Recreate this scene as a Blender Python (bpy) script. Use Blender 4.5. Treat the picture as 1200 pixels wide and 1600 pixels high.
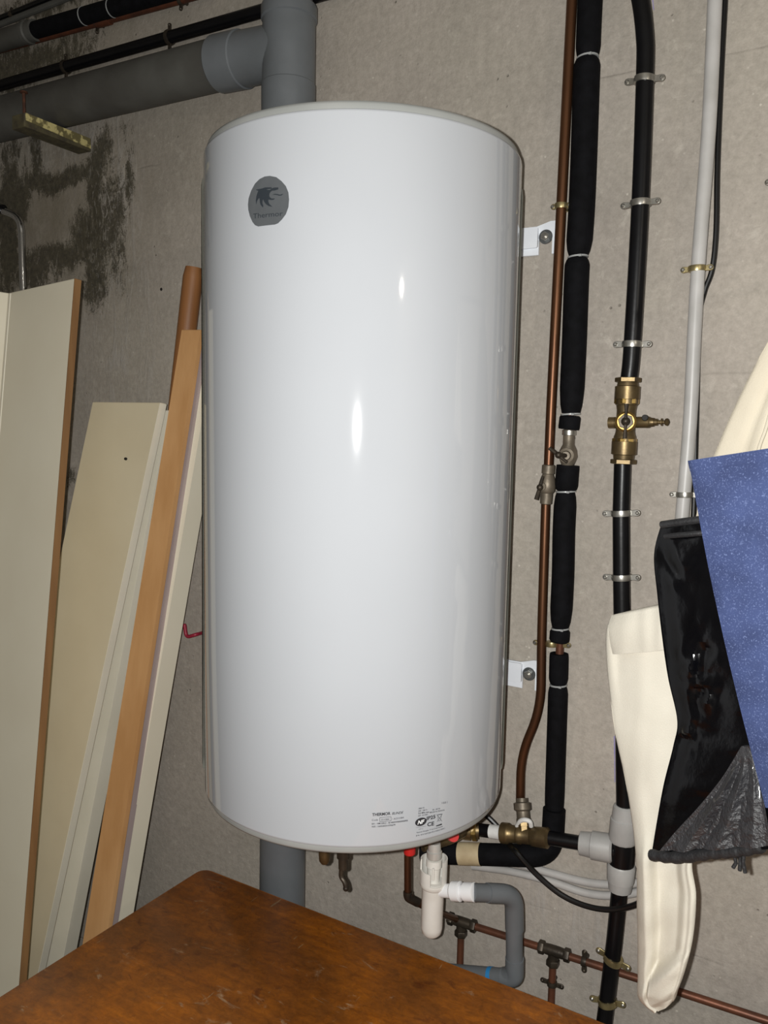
import bpy, bmesh, math, random
from mathutils import Vector, Matrix, noise
random.seed(7)
S = bpy.context.scene
COL = S.collection
for o in list(bpy.data.objects): bpy.data.objects.remove(o)

# ------------------------------------------------------------------ camera
CAM = Vector((0.7195, -1.4415, 1.7349))                      # metres: wall is the plane y=0, floor z=0, tank axis x=0
CR, CU, CF = Vector((0.8670, 0.4979, 0.0199)), Vector((-0.0665, 0.0759, 0.9949)), Vector((-0.4939, 0.8639, -0.0989))
cd = bpy.data.cameras.new('camera'); cd.sensor_fit = 'VERTICAL'; cd.sensor_height = 24.0
cd.lens = 1283.15 / 1600 * 24.0; cd.clip_start = .02
cam = bpy.data.objects.new('camera', cd); COL.objects.link(cam)
m3 = Matrix((CR, CU, -CF)).transposed()
cam.matrix_world = Matrix.Translation(CAM) @ m3.to_4x4()
S.camera = cam
# ------------------------------------------------------------------ light
w = bpy.data.worlds.new('world'); S.world = w; w.use_nodes = True
w.node_tree.nodes['Background'].inputs[0].default_value = (.9, .95, 1, 1)
w.node_tree.nodes['Background'].inputs[1].default_value = .02
def light(name, kind, loc, energy, color, radius):
    d = bpy.data.lights.new(name, kind); d.energy = energy; d.color = color; d.shadow_soft_size = radius
    o = bpy.data.objects.new(name, d); COL.objects.link(o); o.location = loc
    return o
# the phone's flash, a few centimetres beside the lens
light('phone_flash', 'POINT', CAM - CR * .032 + CU * .008, 80, (1, .995, .965), .006)
# a weak bulb hanging in the cellar to the right of the camera
light('cellar_bulb', 'POINT', (1.95, -1.52, 2.32), 11, (1, .92, .80), .028)
S.view_settings.view_transform = 'Standard'; S.view_settings.look = 'None'
S.view_settings.exposure = 0.0; S.view_settings.gamma = 1.0
S.view_settings.use_curve_mapping = False

# ------------------------------------------------------------------ helpers
def lin(c):
    return tuple((x / 12.92 if x <= .04045 else ((x + .055) / 1.055) ** 2.4) for x in (v / 255 for v in c))
MATS = {}
def nodes_of(name):
    m = bpy.data.materials.new(name); m.use_nodes = True
    nt = m.node_tree; return m, nt, nt.nodes, nt.links, nt.nodes['Principled BSDF']
def mat(name, c1, c2=None, scale=30, rough=.5, metal=0, bump=0, bscale=80, stretch=(1, 1, 1), spec=.5, coat=0, lo=.35, hi=.65, rvar=0):
    """procedural material: two colours mixed by noise, optional noise bump"""
    m, nt, N, L, b = nodes_of(name)
    c1 = lin(c1); c2 = lin(c2) if c2 else c1
    tc = N.new('ShaderNodeTexCoord'); mp = N.new('ShaderNodeMapping'); mp.inputs['Scale'].default_value = stretch
    L.new(tc.outputs['Object'], mp.inputs[0])
    nz = N.new('ShaderNodeTexNoise'); nz.inputs['Scale'].default_value = scale; nz.inputs['Detail'].default_value = 6
    L.new(mp.outputs[0], nz.inputs['Vector'])
    cr = N.new('ShaderNodeValToRGB'); e = cr.color_ramp.elements
    e[0].position = lo; e[0].color = (*c1, 1); e[1].position = hi; e[1].color = (*c2, 1)
    L.new(nz.outputs['Fac'], cr.inputs[0]); L.new(cr.outputs[0], b.inputs['Base Color'])
    b.inputs['Roughness'].default_value = rough; b.inputs['Metallic'].default_value = metal
    b.inputs['Specular IOR Level'].default_value = spec; b.inputs['Coat Weight'].default_value = coat
    b.inputs['Coat Roughness'].default_value = .08
    if rvar:
        mr = N.new('ShaderNodeMapRange'); mr.inputs[3].default_value = rough - rvar; mr.inputs[4].default_value = rough + rvar
        L.new(nz.outputs['Fac'], mr.inputs[0]); L.new(mr.outputs[0], b.inputs['Roughness'])
    if bump:
        n2 = N.new('ShaderNodeTexNoise'); n2.inputs['Scale'].default_value = bscale; n2.inputs['Detail'].default_value = 5
        L.new(mp.outputs[0], n2.inputs['Vector'])
        bp = N.new('ShaderNodeBump'); bp.inputs['Strength'].default_value = bump; bp.inputs['Distance'].default_value = .004
        L.new(n2.outputs['Fac'], bp.inputs['Height']); L.new(bp.outputs[0], b.inputs['Normal'])
    MATS[name] = m
    return m

V = Vector
class MB:
    """collects shapes; build() links them as one mesh object"""
    def __init__(s): s.v = []; s.f = []
    def add(s, vs, fs):
        k = len(s.v); s.v += [V(p) for p in vs]; s.f += [tuple(i + k for i in f) for f in fs]; return s
    def tube(s, pts, r, seg=14, caps=True):
        pts = [V(p) for p in pts]; n = len(pts); rs = r if isinstance(r, (list, tuple)) else [r] * n
        t = [(pts[min(i + 1, n - 1)] - pts[max(i - 1, 0)]).normalized() for i in range(n)]
        a = V((0, 0, 1)) if abs(t[0].z) < .9 else V((1, 0, 0))
        x = (a - t[0] * a.dot(t[0])).normalized(); vs = []
        for i in range(n):
            x = (x - t[i] * x.dot(t[i])).normalized(); y = t[i].cross(x)
            for k in range(seg):
                q = 2 * math.pi * k / seg; vs.append(pts[i] + (x * math.cos(q) + y * math.sin(q)) * rs[i])
        fs = [(i * seg + k, i * seg + (k + 1) % seg, (i + 1) * seg + (k + 1) % seg, (i + 1) * seg + k) for i in range(n - 1) for k in range(seg)]
        if caps: fs += [tuple(reversed(range(seg))), tuple(range((n - 1) * seg, n * seg))]
        return s.add(vs, fs)
    def lathe(s, A, B, prof, seg=24, rot=0, up=None):
        """prof: (t along A->B, radius)"""
        A = V(A); B = V(B); d = (B - A); ax = d.normalized()
        a = V(up) if up else (V((0, -1, 0)) if abs(ax.y) < .9 else V((0, 0, 1)))
        x = (a - ax * a.dot(ax)).normalized(); y = ax.cross(x); vs = []
        for t, r in prof:
            for k in range(seg):
                q = rot + 2 * math.pi * k / seg; vs.append(A + d * t + (x * math.cos(q) + y * math.sin(q)) * r)
        n = len(prof)
        fs = [(i * seg + k, i * seg + (k + 1) % seg, (i + 1) * seg + (k + 1) % seg, (i + 1) * seg + k) for i in range(n - 1) for k in range(seg)]
        if prof[0][1] > 1e-5: fs.append(tuple(reversed(range(seg))))
        if prof[-1][1] > 1e-5: fs.append(tuple(range((n - 1) * seg, n * seg)))
        return s.add(vs, fs)
    def hexnut(s, A, B, r, rot=0, up=None): return s.lathe(A, B, [(0, r * .93), (.12, r), (.88, r), (1, r * .93)], 6, rot, up)
    def slab(s, q, off, bev=.0015):
        """prism: polygon q (3-D, planar) extruded by off, with a small rim bevel"""
        q = [V(p) for p in q]; off = V(off); c = sum(q, V()) / len(q); n = len(q)
        def ins(p, e):
            d = c - p; return p + d.normalized() * min(e, d.length * .4)
        h = off.normalized() * bev
        L = [[ins(p, bev * 1.3) for p in q], [p + h for p in q], [p + off - h for p in q], [ins(p, bev * 1.3) + off for p in q]]
        fs = [(i * n + k, i * n + (k + 1) % n, (i + 1) * n + (k + 1) % n, (i + 1) * n + k) for i in range(3) for k in range(n)]
        fs += [tuple(reversed(range(n))), tuple(range(3 * n, 4 * n))]
        return s.add([p for l in L for p in l], fs)
    def box(s, c, sz, rz=0, bev=.002):
        c = V(c); x, y, z = (k / 2 for k in sz); M = Matrix.Rotation(rz, 3, 'Z')
        q = [c + M @ V((a, b, -z)) for a, b in ((-x, -y), (x, -y), (x, y), (-x, y))]
        return s.slab(q, (0, 0, 2 * z), bev)
    def ball(s, c, r, sc=(1, 1, 1), n=10):
        vs = []; c = V(c)
        for i in range(n + 1):
            a = math.pi * i / n
            for k in range(2 * n):
                q = math.pi * k / n; vs.append(c + V((sc[0] * r * math.sin(a) * math.cos(q), sc[1] * r * math.sin(a) * math.sin(q), sc[2] * r * math.cos(a))))
        m = 2 * n
        return s.add(vs, [(i * m + k, i * m + (k + 1) % m, (i + 1) * m + (k + 1) % m, (i + 1) * m + k) for i in range(n) for k in range(m)])
    def build(s, name, material, parent=None, angle=35, label=None):
        me = bpy.data.meshes.new(name)
        if parent is not None: base = V(parent['_base'])
        else:
            base = V((sum(p.x for p in s.v) / len(s.v), sum(p.y for p in s.v) / len(s.v), min(p.z for p in s.v)))
        me.from_pydata([p - base for p in s.v], [], s.f)
        bm = bmesh.new(); bm.from_mesh(me)
        bmesh.ops.remove_doubles(bm, verts=bm.verts, dist=1e-6)
        bmesh.ops.recalc_face_normals(bm, faces=bm.faces); bm.to_mesh(me); bm.free()
        for p in me.polygons: p.use_smooth = True
        me.set_sharp_from_angle(angle=math.radians(angle))
        me.materials.append(MATS[material] if isinstance(material, str) else material)
        o = bpy.data.objects.new(name, me); COL.objects.link(o)
        o['_base'] = tuple(base)
        if parent is not None: o.parent = parent
        else: o.location = base
        if label: o['label'] = label
        return o
def tag(o, label, cat, group=None):
    o['label'] = label; o['category'] = cat
    if group: o['group'] = group
    return o
def thing(name, base, label, cat, group=None):
    o = bpy.data.objects.new(name, None); COL.objects.link(o); o.empty_display_size = .05
    o.location = base; o['_base'] = tuple(base)
    return tag(o, label, cat, group)
def curve(pts, n=8):
    """Catmull-Rom through the points"""
    P = [V(p) for p in pts]; P = [P[0] * 2 - P[1]] + P + [P[-1] * 2 - P[-2]]; out = []
    for i in range(1, len(P) - 2):
        a, b, c, d = P[i - 1:i + 3]
        for k in range(n):
            t = k / n
            out.append(.5 * ((2 * b) + (c - a) * t + (2 * a - 5 * b + 4 * c - d) * t * t + (3 * b - 3 * c + d - a) * t ** 3))
    out.append(P[-2]); return out
def bend(pts, rad, n=7):
    """polyline with rounded corners"""
    P = [V(p) for p in pts]; out = [P[0]]
    for i in range(1, len(P) - 1):
        a = (P[i - 1] - P[i]); c = (P[i + 1] - P[i]); r = min(rad, a.length * .48, c.length * .48)
        A = P[i] + a.normalized() * r; B = P[i] + c.normalized() * r
        for k in range(n + 1):
            t = k / n; out.append(A * (1 - t) ** 2 + P[i] * 2 * t * (1 - t) + B * t * t)
    out.append(P[-1]); return out
def lerp(a, b, t): return V(a) * (1 - t) + V(b) * t

# ------------------------------------------------------------------ materials
mat('enamel', (176, 179, 184), (173, 176, 181), 3, .06, spec=.5)
mat('cap_grey', (152, 153, 151), (144, 146, 144), 14, .45)
mat('hem_white', (222, 220, 206), (212, 210, 196), 10, .3)
mat('badge_grey', (86, 89, 92), (81, 84, 87), 40, .45)
mat('badge_dark', (42, 48, 54), None, 40, .5)
mat('print_black', (38, 38, 42), None, 40, .6)
mat('print_white', (232, 234, 236), None, 40, .5)
mat('pvc_grey', (104, 108, 112), (92, 96, 99), 9, .42, bump=.05, rvar=.08)
mat('pvc_dusty', (84, 84, 80), (64, 62, 58), 7, .6, bump=.1)
mat('pvc_light', (165, 164, 162), (150, 149, 147), 25, .45, bump=.05)
mat('conduit', (182, 180, 178), (168, 166, 163), 18, .4)
mat('pe_black', (8, 8, 10), (12, 12, 15), 30, .34, bump=.04, spec=.3)
mat('foam_black', (10, 10, 12), (16, 16, 19), 60, .8, bump=.12, bscale=300, spec=.1)
mat('cable_black', (9, 9, 10), None, 30, .38)
mat('copper_brown', (104, 70, 46), (82, 54, 38), 14, .38, .75, bump=.05, stretch=(1, 1, .3))
mat('copper_red', (116, 72, 52), (90, 58, 44), 25, .45, .5, bump=.08)
mat('copper_rust', (98, 54, 34), (72, 42, 30), 30, .6, .35, bump=.12)
mat('brass_dull', (122, 104, 72), (92, 78, 56), 40, .42, .75, bump=.12, rvar=.08)
mat('brass_bright', (186, 156, 92), (150, 122, 70), 40, .28, .9, bump=.05)
mat('bronze_dark', (74, 66, 56), (52, 46, 40), 45, .45, .6, bump=.15)
mat('valve_grey', (122, 112, 98), (98, 90, 78), 45, .5, .5, bump=.18)
mat('zinc', (188, 186, 180), (160, 157, 150), 60, .32, .9, bump=.06)
mat('zinc_yellow', (186, 172, 128), (156, 142, 104), 60, .34, .85, bump=.06)
mat('chrome', (214, 216, 220), None, 20, .1, 1)
mat('bracket_white', (226, 230, 236), (218, 222, 229), 20, .25, coat=.2)
mat('steel', (150, 154, 156), (122, 126, 128), 50, .34, .9)
mat('siphon_white', (228, 226, 220), (216, 213, 206), 22, .38, bump=.03)
mat('union_white', (232, 233, 235), None, 22, .36)
mat('tape_beige', (188, 172, 138), (172, 154, 122), 40, .6, bump=.1)
mat('ptfe_white', (222, 222, 220), (206, 206, 204), 60, .6, bump=.15, bscale=200)
mat('red_plastic', (190, 36, 34), None, 30, .4)
mat('red_hook', (150, 34, 58), None, 30, .42)
mat('blue_band', (40, 120, 176), None, 30, .45)
mat('tie_clear', (150, 152, 152), None, 30, .35)
mat('cream_board', (243, 236, 215), (239, 231, 209), 5, .5, bump=.03)
mat('cream_board_warm', (224, 213, 185), (218, 206, 177), 5, .5, bump=.03)
mat('cream_edge', (238, 233, 216), (232, 227, 209), 8, .5)
mat('lavender_board', (176, 160, 158), (168, 152, 150), 8, .6)
mat('edge_wood', (142, 106, 66), (122, 88, 54), 30, .55, bump=.1, stretch=(1, 1, .08))
mat('pine_orange', (218, 170, 118), (200, 150, 98), 9, .5, bump=.08, stretch=(2, 2, .35))
mat('pole_wood', (156, 106, 62), (128, 84, 48), 16, .5, bump=.1, stretch=(2, 2, .12))
mat('dark_gap', (24, 22, 20), None, 10, .7)
mat('batten_paint', (190, 178, 122), (104, 96, 62), 55, .7, bump=.3, bscale=120, lo=.45, hi=.53)
mat('batten_raw', (84, 78, 54), (58, 52, 40), 40, .8, bump=.3)
mat('nail_rust', (92, 56, 38), (66, 42, 32), 90, .7, .3)
mat('canvas_white', (216, 210, 196), (208, 202, 188), 14, .8, bump=.25, bscale=700)
mat('canvas_cream', (204, 195, 176), (198, 188, 169), 12, .8, bump=.25, bscale=700)
mat('poly_black', (5, 5, 7), (8, 8, 11), 20, .2, bump=.10, bscale=120, spec=.36)
mat('spigot_metal', (206, 205, 200), (190, 189, 184), 40, .3, .35)
mat('poly_crinkled_sheen', (34, 34, 38), (46, 46, 50), 20, .5, bump=.8, bscale=230, spec=1.0, coat=.5)  # crinkled black film, flash sheen put into its greyer base colour
mat('brass_ring', (166, 134, 76), (140, 112, 62), 40, .42, .85, bump=.05)
mat('ribbon_black', (30, 30, 32), (40, 40, 42), 60, .6, bump=.4, bscale=240)
mat('table_leg', (92, 52, 22), (74, 40, 18), 14, .5, bump=.08, stretch=(1, 1, .15))
mat('crayon', (126, 118, 176), (150, 142, 172), 60, .8)
mat('pen', (26, 26, 30), None, 20, .6)

def denim():
    m, nt, N, L, b = nodes_of('denim')
    tc = N.new('ShaderNodeTexCoord'); v = tc.outputs['Object']
    n1 = N.new('ShaderNodeTexNoise'); n1.inputs['Scale'].default_value = 22; n1.inputs['Detail'].default_value = 5; L.new(v, n1.inputs['Vector'])
    r1 = N.new('ShaderNodeValToRGB'); e = r1.color_ramp.elements
    e[0].position = .32; e[0].color = (*lin((42, 54, 92)), 1); e[1].position = .7; e[1].color = (*lin((60, 74, 118)), 1)
    L.new(n1.outputs['Fac'], r1.inputs[0])
    n2 = N.new('ShaderNodeTexNoise'); n2.inputs['Scale'].default_value = 520; n2.inputs['Detail'].default_value = 2; L.new(v, n2.inputs['Vector'])
    r2 = N.new('ShaderNodeValToRGB'); e = r2.color_ramp.elements
    e[0].position = .56; e[0].color = (0, 0, 0, 1); e[1].position = .80; e[1].color = (1, 1, 1, 1)
    L.new(n2.outputs['Fac'], r2.inputs[0])
    mx = N.new('ShaderNodeMix'); mx.data_type = 'RGBA'; L.new(r2.outputs[0], mx.inputs[0])
    L.new(r1.outputs[0], mx.inputs[6]); mx.inputs[7].default_value = (*lin((108, 122, 164)), 1)
    L.new(mx.outputs[2], b.inputs['Base Color']); b.inputs['Roughness'].default_value = .85
    wv = N.new('ShaderNodeTexNoise'); wv.inputs['Scale'].default_value = 600; L.new(v, wv.inputs['Vector'])
    bp = N.new('ShaderNodeBump'); bp.inputs['Strength'].default_value = .3; bp.inputs['Distance'].default_value = .002
    L.new(wv.outputs['Fac'], bp.inputs['Height']); L.new(bp.outputs[0], b.inputs['Normal'])
    MATS['denim'] = m
denim()
def table_wood():
    m, nt, N, L, b = nodes_of('table_wood')
    tc = N.new('ShaderNodeTexCoord'); v = tc.outputs['Object']
    def mapd(sc, rot=(0, 0, 0)):
        q = N.new('ShaderNodeMapping'); q.inputs['Scale'].default_value = sc; q.inputs['Rotation'].default_value = rot; L.new(v, q.inputs[0]); return q.outputs[0]
    def nz(vec, scale, detail=8, rough=.6, dist=0):
        n = N.new('ShaderNodeTexNoise'); n.inputs['Scale'].default_value = scale; n.inputs['Detail'].default_value = detail
        n.inputs['Roughness'].default_value = rough; n.inputs['Distortion'].default_value = dist; L.new(vec, n.inputs['Vector']); return n.outputs['Fac']
    def ramp(src, p0, c0, p1, c1):
        r = N.new('ShaderNodeValToRGB'); e = r.color_ramp.elements
        e[0].position = p0; e[0].color = (*c0, 1); e[1].position = p1; e[1].color = (*c1, 1); L.new(src, r.inputs[0]); return r.outputs[0]
    def mix(fac, a, c, blend='MIX'):
        x = N.new('ShaderNodeMix'); x.data_type = 'RGBA'; x.blend_type = blend
        for s_, k in ((fac, 0), (a, 6), (c, 7)):
            if hasattr(s_, 'links'): L.new(s_, x.inputs[k])
            else: x.inputs[k].default_value = s_
        return x.outputs[2]
    col = ramp(nz(mapd((.5, 5, 5)), 9, 10, .7, .5), .28, lin((146, 80, 14)), .72, lin((204, 120, 22)))
    # darker, browner old varnish in cloudy areas; reddish bare patches; pale scuffs and scratches
    col = mix(ramp(nz(mapd((1, 1, 1)), 4.5, 9, .68, .4), .42, (.8, .8, .8), .62, (0, 0, 0)), col, (*lin((126, 76, 30)), 1))
    col = mix(ramp(nz(mapd((1, 1.5, 1), (0, 0, .5)), 11, 9, .66, 1.2), .60, (0, 0, 0), .68, (.7, .7, .7)), col, (*lin((100, 48, 14)), 1))
    sc = ramp(nz(mapd((1, 2.2, 1), (0, 0, -.35)), 15, 10, .72, .9), .60, (0, 0, 0), .67, (.7, .7, .7))
    col = mix(sc, col, (*lin((186, 156, 122)), 1))
    s2 = ramp(nz(mapd((9, 1.2, 1), (0, 0, .9)), 13, 4, .5, .3), .715, (0, 0, 0), .74, (.6, .6, .6))
    col = mix(s2, col, (*lin((190, 160, 118)), 1))
    col = mix(1.0, col, ramp(nz(mapd((1, 1.6, 1)), 55, 9, .8, .6), .36, (.62, .60, .58), .62, (1.08, 1.06, 1.04)), 'MULTIPLY')
    L.new(col, b.inputs['Base Color'])
    mr = N.new('ShaderNodeMapRange'); mr.inputs[3].default_value = .45; mr.inputs[4].default_value = .8; L.new(sc, mr.inputs[0]); L.new(mr.outputs[0], b.inputs['Roughness'])
    bp = N.new('ShaderNodeBump'); bp.inputs['Strength'].default_value = .2; bp.inputs['Distance'].default_value = .002
    L.new(nz(mapd((1, 2, 1)), 30, 6), bp.inputs['Height']); L.new(bp.outputs[0], b.inputs['Normal'])
    MATS['table_wood'] = m
table_wood()
def concrete(name, stained=False, tint=(150, 143, 133), dark=(126, 120, 110)):
    m, nt, N, L, b = nodes_of(name)
    tc = N.new('ShaderNodeTexCoord'); v = tc.outputs['Object']
    def nz(scale, detail=6, rough=.55, vec=None, dist=0):
        n = N.new('ShaderNodeTexNoise'); n.inputs['Scale'].default_value = scale; n.inputs['Detail'].default_value = detail
        n.inputs['Roughness'].default_value = rough; n.inputs['Distortion'].default_value = dist; L.new(vec or v, n.inputs['Vector']); return n.outputs['Fac']
    def ramp(src, p0, c0, p1, c1):
        r = N.new('ShaderNodeValToRGB'); e = r.color_ramp.elements
        e[0].position = p0; e[0].color = (*c0, 1); e[1].position = p1; e[1].color = (*c1, 1); L.new(src, r.inputs[0]); return r.outputs[0]
    def mix(fac, a, c, blend='MIX'):
        x = N.new('ShaderNodeMix'); x.data_type = 'RGBA'; x.blend_type = blend
        for s, k in ((fac, 0), (a, 6), (c, 7)):
            if hasattr(s, 'links'): L.new(s, x.inputs[k])
            else: x.inputs[k].default_value = s
        return x.outputs[2]
    def math_(op, a, c=0.0):
        x = N.new('ShaderNodeMath'); x.operation = op
        for s, k in ((a, 0), (c, 1)):
            if hasattr(s, 'links'): L.new(s, x.inputs[k])
            else: x.inputs[k].default_value = s
        return x.outputs[0]
    base = ramp(nz(2.2, 8, .6), .3, lin(dark), .68, lin(tint))
    fine = ramp(nz(70, 8, .78), .3, (.70, .70, .69), .66, (1.0, 1.0, 1.0))
    col = mix(1.0, base, fine, 'MULTIPLY')
    # paler cement bloom and dark pits
    bloom = ramp(nz(24, 9, .76, dist=.6), .56, (0, 0, 0), .72, (.6, .6, .6))
    col = mix(bloom, col, (*lin((200, 193, 183)), 1))
    tone = ramp(nz(3.1, 4, .5), .38, (.94, .95, .93), .62, (1, 1, 1))
    col = mix(1.0, col, tone, 'MULTIPLY')
    vo = N.new('ShaderNodeTexVoronoi'); vo.inputs['Scale'].default_value = 44; L.new(v, vo.inputs['Vector'])
    gate = ramp(nz(13, 3), .54, (0, 0, 0), .66, (1, 1, 1))
    v2 = N.new('ShaderNodeTexVoronoi'); v2.inputs['Scale'].default_value = 62; L.new(v, v2.inputs['Vector'])
    grain = math_('MULTIPLY', ramp(v2.outputs['Distance'], .06, (1, 1, 1), .16, (0, 0, 0)), ramp(nz(17, 4), .52, (0, 0, 0), .62, (1, 1, 1)))
    col = mix(math_('MULTIPLY', grain, .55), col, (*lin((216, 209, 198)), 1))
    pit = ramp(vo.outputs['Distance'], .05, (1, 1, 1), .12, (0, 0, 0))
    pit = math_('MULTIPLY', pit, gate)
    col = mix(math_('MULTIPLY', pit, .45), col, (*lin((80, 74, 66)), 1))
    h = math_('ADD', math_('MULTIPLY', nz(120, 6, .7), .35), math_('MULTIPLY', nz(18, 6, .65), .5))
    h = math_('SUBTRACT', h, math_('MULTIPLY', pit, .5))
    if stained:
        at = N.new('ShaderNodeAttribute'); at.attribute_name = 'mould'
        sp = N.new('ShaderNodeSeparateColor'); L.new(at.outputs['Color'], sp.inputs[0])
        mp = N.new('ShaderNodeMapping'); mp.inputs['Scale'].default_value = (1, 1, .42); L.new(v, mp.inputs[0])
        mo = math_('ADD', math_('MULTIPLY', nz(46, 10, .82, mp.outputs[0], .9), .75), math_('MULTIPLY', nz(240, 5, .8), .38))
        fac = math_('SUBTRACT', math_('ADD', mo, math_('MULTIPLY', sp.outputs[0], .40)), .74)
        fac = ramp(math_('MULTIPLY', fac, 5.0), .0, (0, 0, 0), .42, (1, 1, 1))
        moc = ramp(nz(60, 8, .8), .36, lin((40, 37, 28)), .66, lin((84, 78, 62)))
        # green-brown wash (G channel), pale lime streaks (B channel)
        col = mix(math_('MULTIPLY', sp.outputs[1], math_('ADD', nz(11, 6, .65, mp.outputs[0]), .15)), col, (*lin((96, 88, 68)), 1))
        m3_ = N.new('ShaderNodeMapping'); m3_.inputs['Scale'].default_value = (1, 1, .16); L.new(v, m3_.inputs[0])
        lime = ramp(nz(38, 7, .7, m3_.outputs[0], .7), .5, (0, 0, 0), .66, (1, 1, 1))
        col = mix(math_('MULTIPLY', lime, math_('MULTIPLY', sp.outputs[2], .6)), col, (*lin((176, 172, 168)), 1))
        col = mix(math_('MULTIPLY', fac, .9), col, moc)
        vein = ramp(nz(75, 7, .75, mp.outputs[0], 1.2), .53, (0, 0, 0), .62, (1, 1, 1))
        col = mix(math_('MULTIPLY', vein, math_('MULTIPLY', sp.outputs[2], .7)), col, (*lin((168, 162, 154)), 1))
        h = math_('ADD', h, math_('MULTIPLY', math_('MULTIPLY', lime, sp.outputs[2]), .25))
        # shuttering joints: fine horizontal arrises left by the formwork boards
        sx = N.new('ShaderNodeSeparateXYZ'); L.new(v, sx.inputs[0])
        zz = math_('ADD', sx.outputs[2], math_('MULTIPLY', math_('SUBTRACT', nz(7, 4), .5), .012))
        d = math_('ABSOLUTE', math_('SUBTRACT', math_('FRACT', math_('DIVIDE', math_('SUBTRACT', zz, .587), .5)), .5))
        ln = ramp(math_('SUBTRACT', .5, math_('ABSOLUTE', math_('SUBTRACT', d, 0.0))), .4945, (0, 0, 0), .4995, (1, 1, 1))
        ln = math_('MULTIPLY', ln, ramp(nz(5, 3), .5, (0, 0, 0), .6, (1, 1, 1)))
        col = mix(math_('MULTIPLY', ln, .16), col, (*lin((92, 86, 78)), 1))
        h = math_('SUBTRACT', h, math_('MULTIPLY', ln, .3))
    L.new(col, b.inputs['Base Color']); b.inputs['Roughness'].default_value = .85; b.inputs['Specular IOR Level'].default_value = .3
    bp = N.new('ShaderNodeBump'); bp.inputs['Strength'].default_value = .7; bp.inputs['Distance'].default_value = .006
    L.new(h, bp.inputs['Height']); L.new(bp.outputs[0], b.inputs['Normal'])
    MATS[name] = m
concrete('concrete_wall', True, (190, 181, 171), (164, 156, 148))
concrete('concrete_plain', False, (150, 145, 137), (120, 115, 108))

# ------------------------------------------------------------------ setting
X0, X1, Y1, ZC = -1.9, 2.3, -3.2, 2.95
def grid_wall():
    nx, nz = 280, 200
    xs = [X0 + (X1 - X0) * i / nx for i in range(nx + 1)]; zs = [ZC * j / nz for j in range(nz + 1)]
    vs = [(x, 0, z) for z in zs for x in xs]; k = nx + 1
    fs = [(j * k + i, j * k + i + 1, (j + 1) * k + i + 1, (j + 1) * k + i) for j in range(nz) for i in range(nx)]
    n = len(vs)
    vs += [(X0, .12, 0), (X1, .12, 0), (X1, .12, ZC), (X0, .12, ZC)]
    fs += [(n, n + 3, n + 2, n + 1)]
    me = bpy.data.meshes.new('wall_back'); me.from_pydata(vs, [], fs)
    # where the damp has left mould (R), brown wash (G) and lime streaks (B): blobs on the wall (x, z, half-width, half-height, amount)
    mould = [
        ((-0.9326, 0.0000, 2.3000), .030, .16, 1.0), ((-0.9353, 0.0000, 2.1709), .05, .12, 1.0), ((-0.9692, 0.0000, 2.1894), .07, .07, .95), ((-0.8720, 0.0000, 2.2178), .05, .14, .8), ((-0.8332, 0.0000, 2.3320), .02, .09, .75), ((-0.8970, 0.0000, 2.4075), .02, .08, .7), ((-0.9370, 0.0000, 2.0941), .045, .07, .9),
        ((-1.0235, 0.0000, 2.3481), .10, .024, 1.0), ((-1.1199, -0.0000, 2.3417), .09, .030, 1.0), ((-1.2216, 0.0000, 2.3158), .06, .05, 1.0), ((-1.2768, 0.0000, 2.2432), .05, .22, 1.0), ((-1.1493, 0.0000, 2.4246), .022, .10, 1.0), ((-1.2375, 0.0000, 2.4421), .02, .07, .8), ((-1.2052, 0.0000, 2.4135), .012, .08, .7),
        ((-1.1136, 0.0000, 2.1470), .16, .045, .75), ((-1.0524, 0.0000, 2.1578), .06, .035, .9), ((-1.1773, 0.0000, 2.1196), .10, .05, .8), ((-0.8638, 0.0000, 2.4319), .08, .03, .55),
        ((-1.1346, 0.0000, 2.6448), .22, .05, .75), ((-1.0150, -0.0000, 2.6706), .14, .05, .6), ((-1.2351, 0.0000, 2.6407), .12, .08, .8), ((-1.0432, 0.0000, 1.5989), .02, .03, .7), ((-1.1304, 0.0000, 2.7737), .3, .05, .7)]
    wash = [((-1.0493, 0.0000, 2.2675), .30, .22, .9), ((-1.0380, 0.0000, 2.6784), .35, .14, .8), ((-1.2281, 0.0000, 2.1399), .25, .25, .7), ((-0.5637, -0.0000, 2.4864), .35, .25, .35)]
    lime = [((-0.8706, 0.0000, 2.2924), .07, .14, 1.0), ((-1.0686, 0.0000, 2.4330), .18, .06, .8), ((-0.8606, 0.0000, 1.9895), .10, .26, 1.0), ((-0.8799, 0.0000, 2.1431), .09, .18, .8), ((-0.7968, 0.0000, 1.8955), .07, .15, .6), ((0.3248, 0.0000, 0.8317), .16, .07, .8), ((0.2669, 0.0000, 0.7350), .12, .06, .6), ((-0.4277, 0.0000, 0.4870), .3, .06, .5)]
    a = me.attributes.new('mould', 'FLOAT_COLOR', 'POINT')
    def field(bl, x, z):
        t = 0
        for (c, hw, hh, am) in bl:
            q = ((x - c[0]) / hw) ** 2 + ((z - c[2]) / hh) ** 2
            if q < 6: t = max(t, am * math.exp(-q * .7))
        return t
    for i, p in enumerate(vs):
        wx = noise.noise(V((p[0] * 9, 3, p[2] * 9))) * .03; wz = noise.noise(V((p[0] * 9, 7, p[2] * 9))) * .03
        x, z = p[0] + wx, p[2] + wz
        a.data[i].color = (field(mould, x, z), field(wash, x, z), field(lime, x, z), 1)
    for p in me.polygons: p.use_smooth = True
    me.set_sharp_from_angle(angle=.5)
    me.materials.append(MATS['concrete_wall'])
    o = bpy.data.objects.new('wall_back', me); COL.objects.link(o); o['kind'] = 'structure'; o['_base'] = (0, 0, 0)
    o['label'] = 'rough grey concrete cellar wall with mould stains on its left'
    return o
wall = grid_wall()
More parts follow.
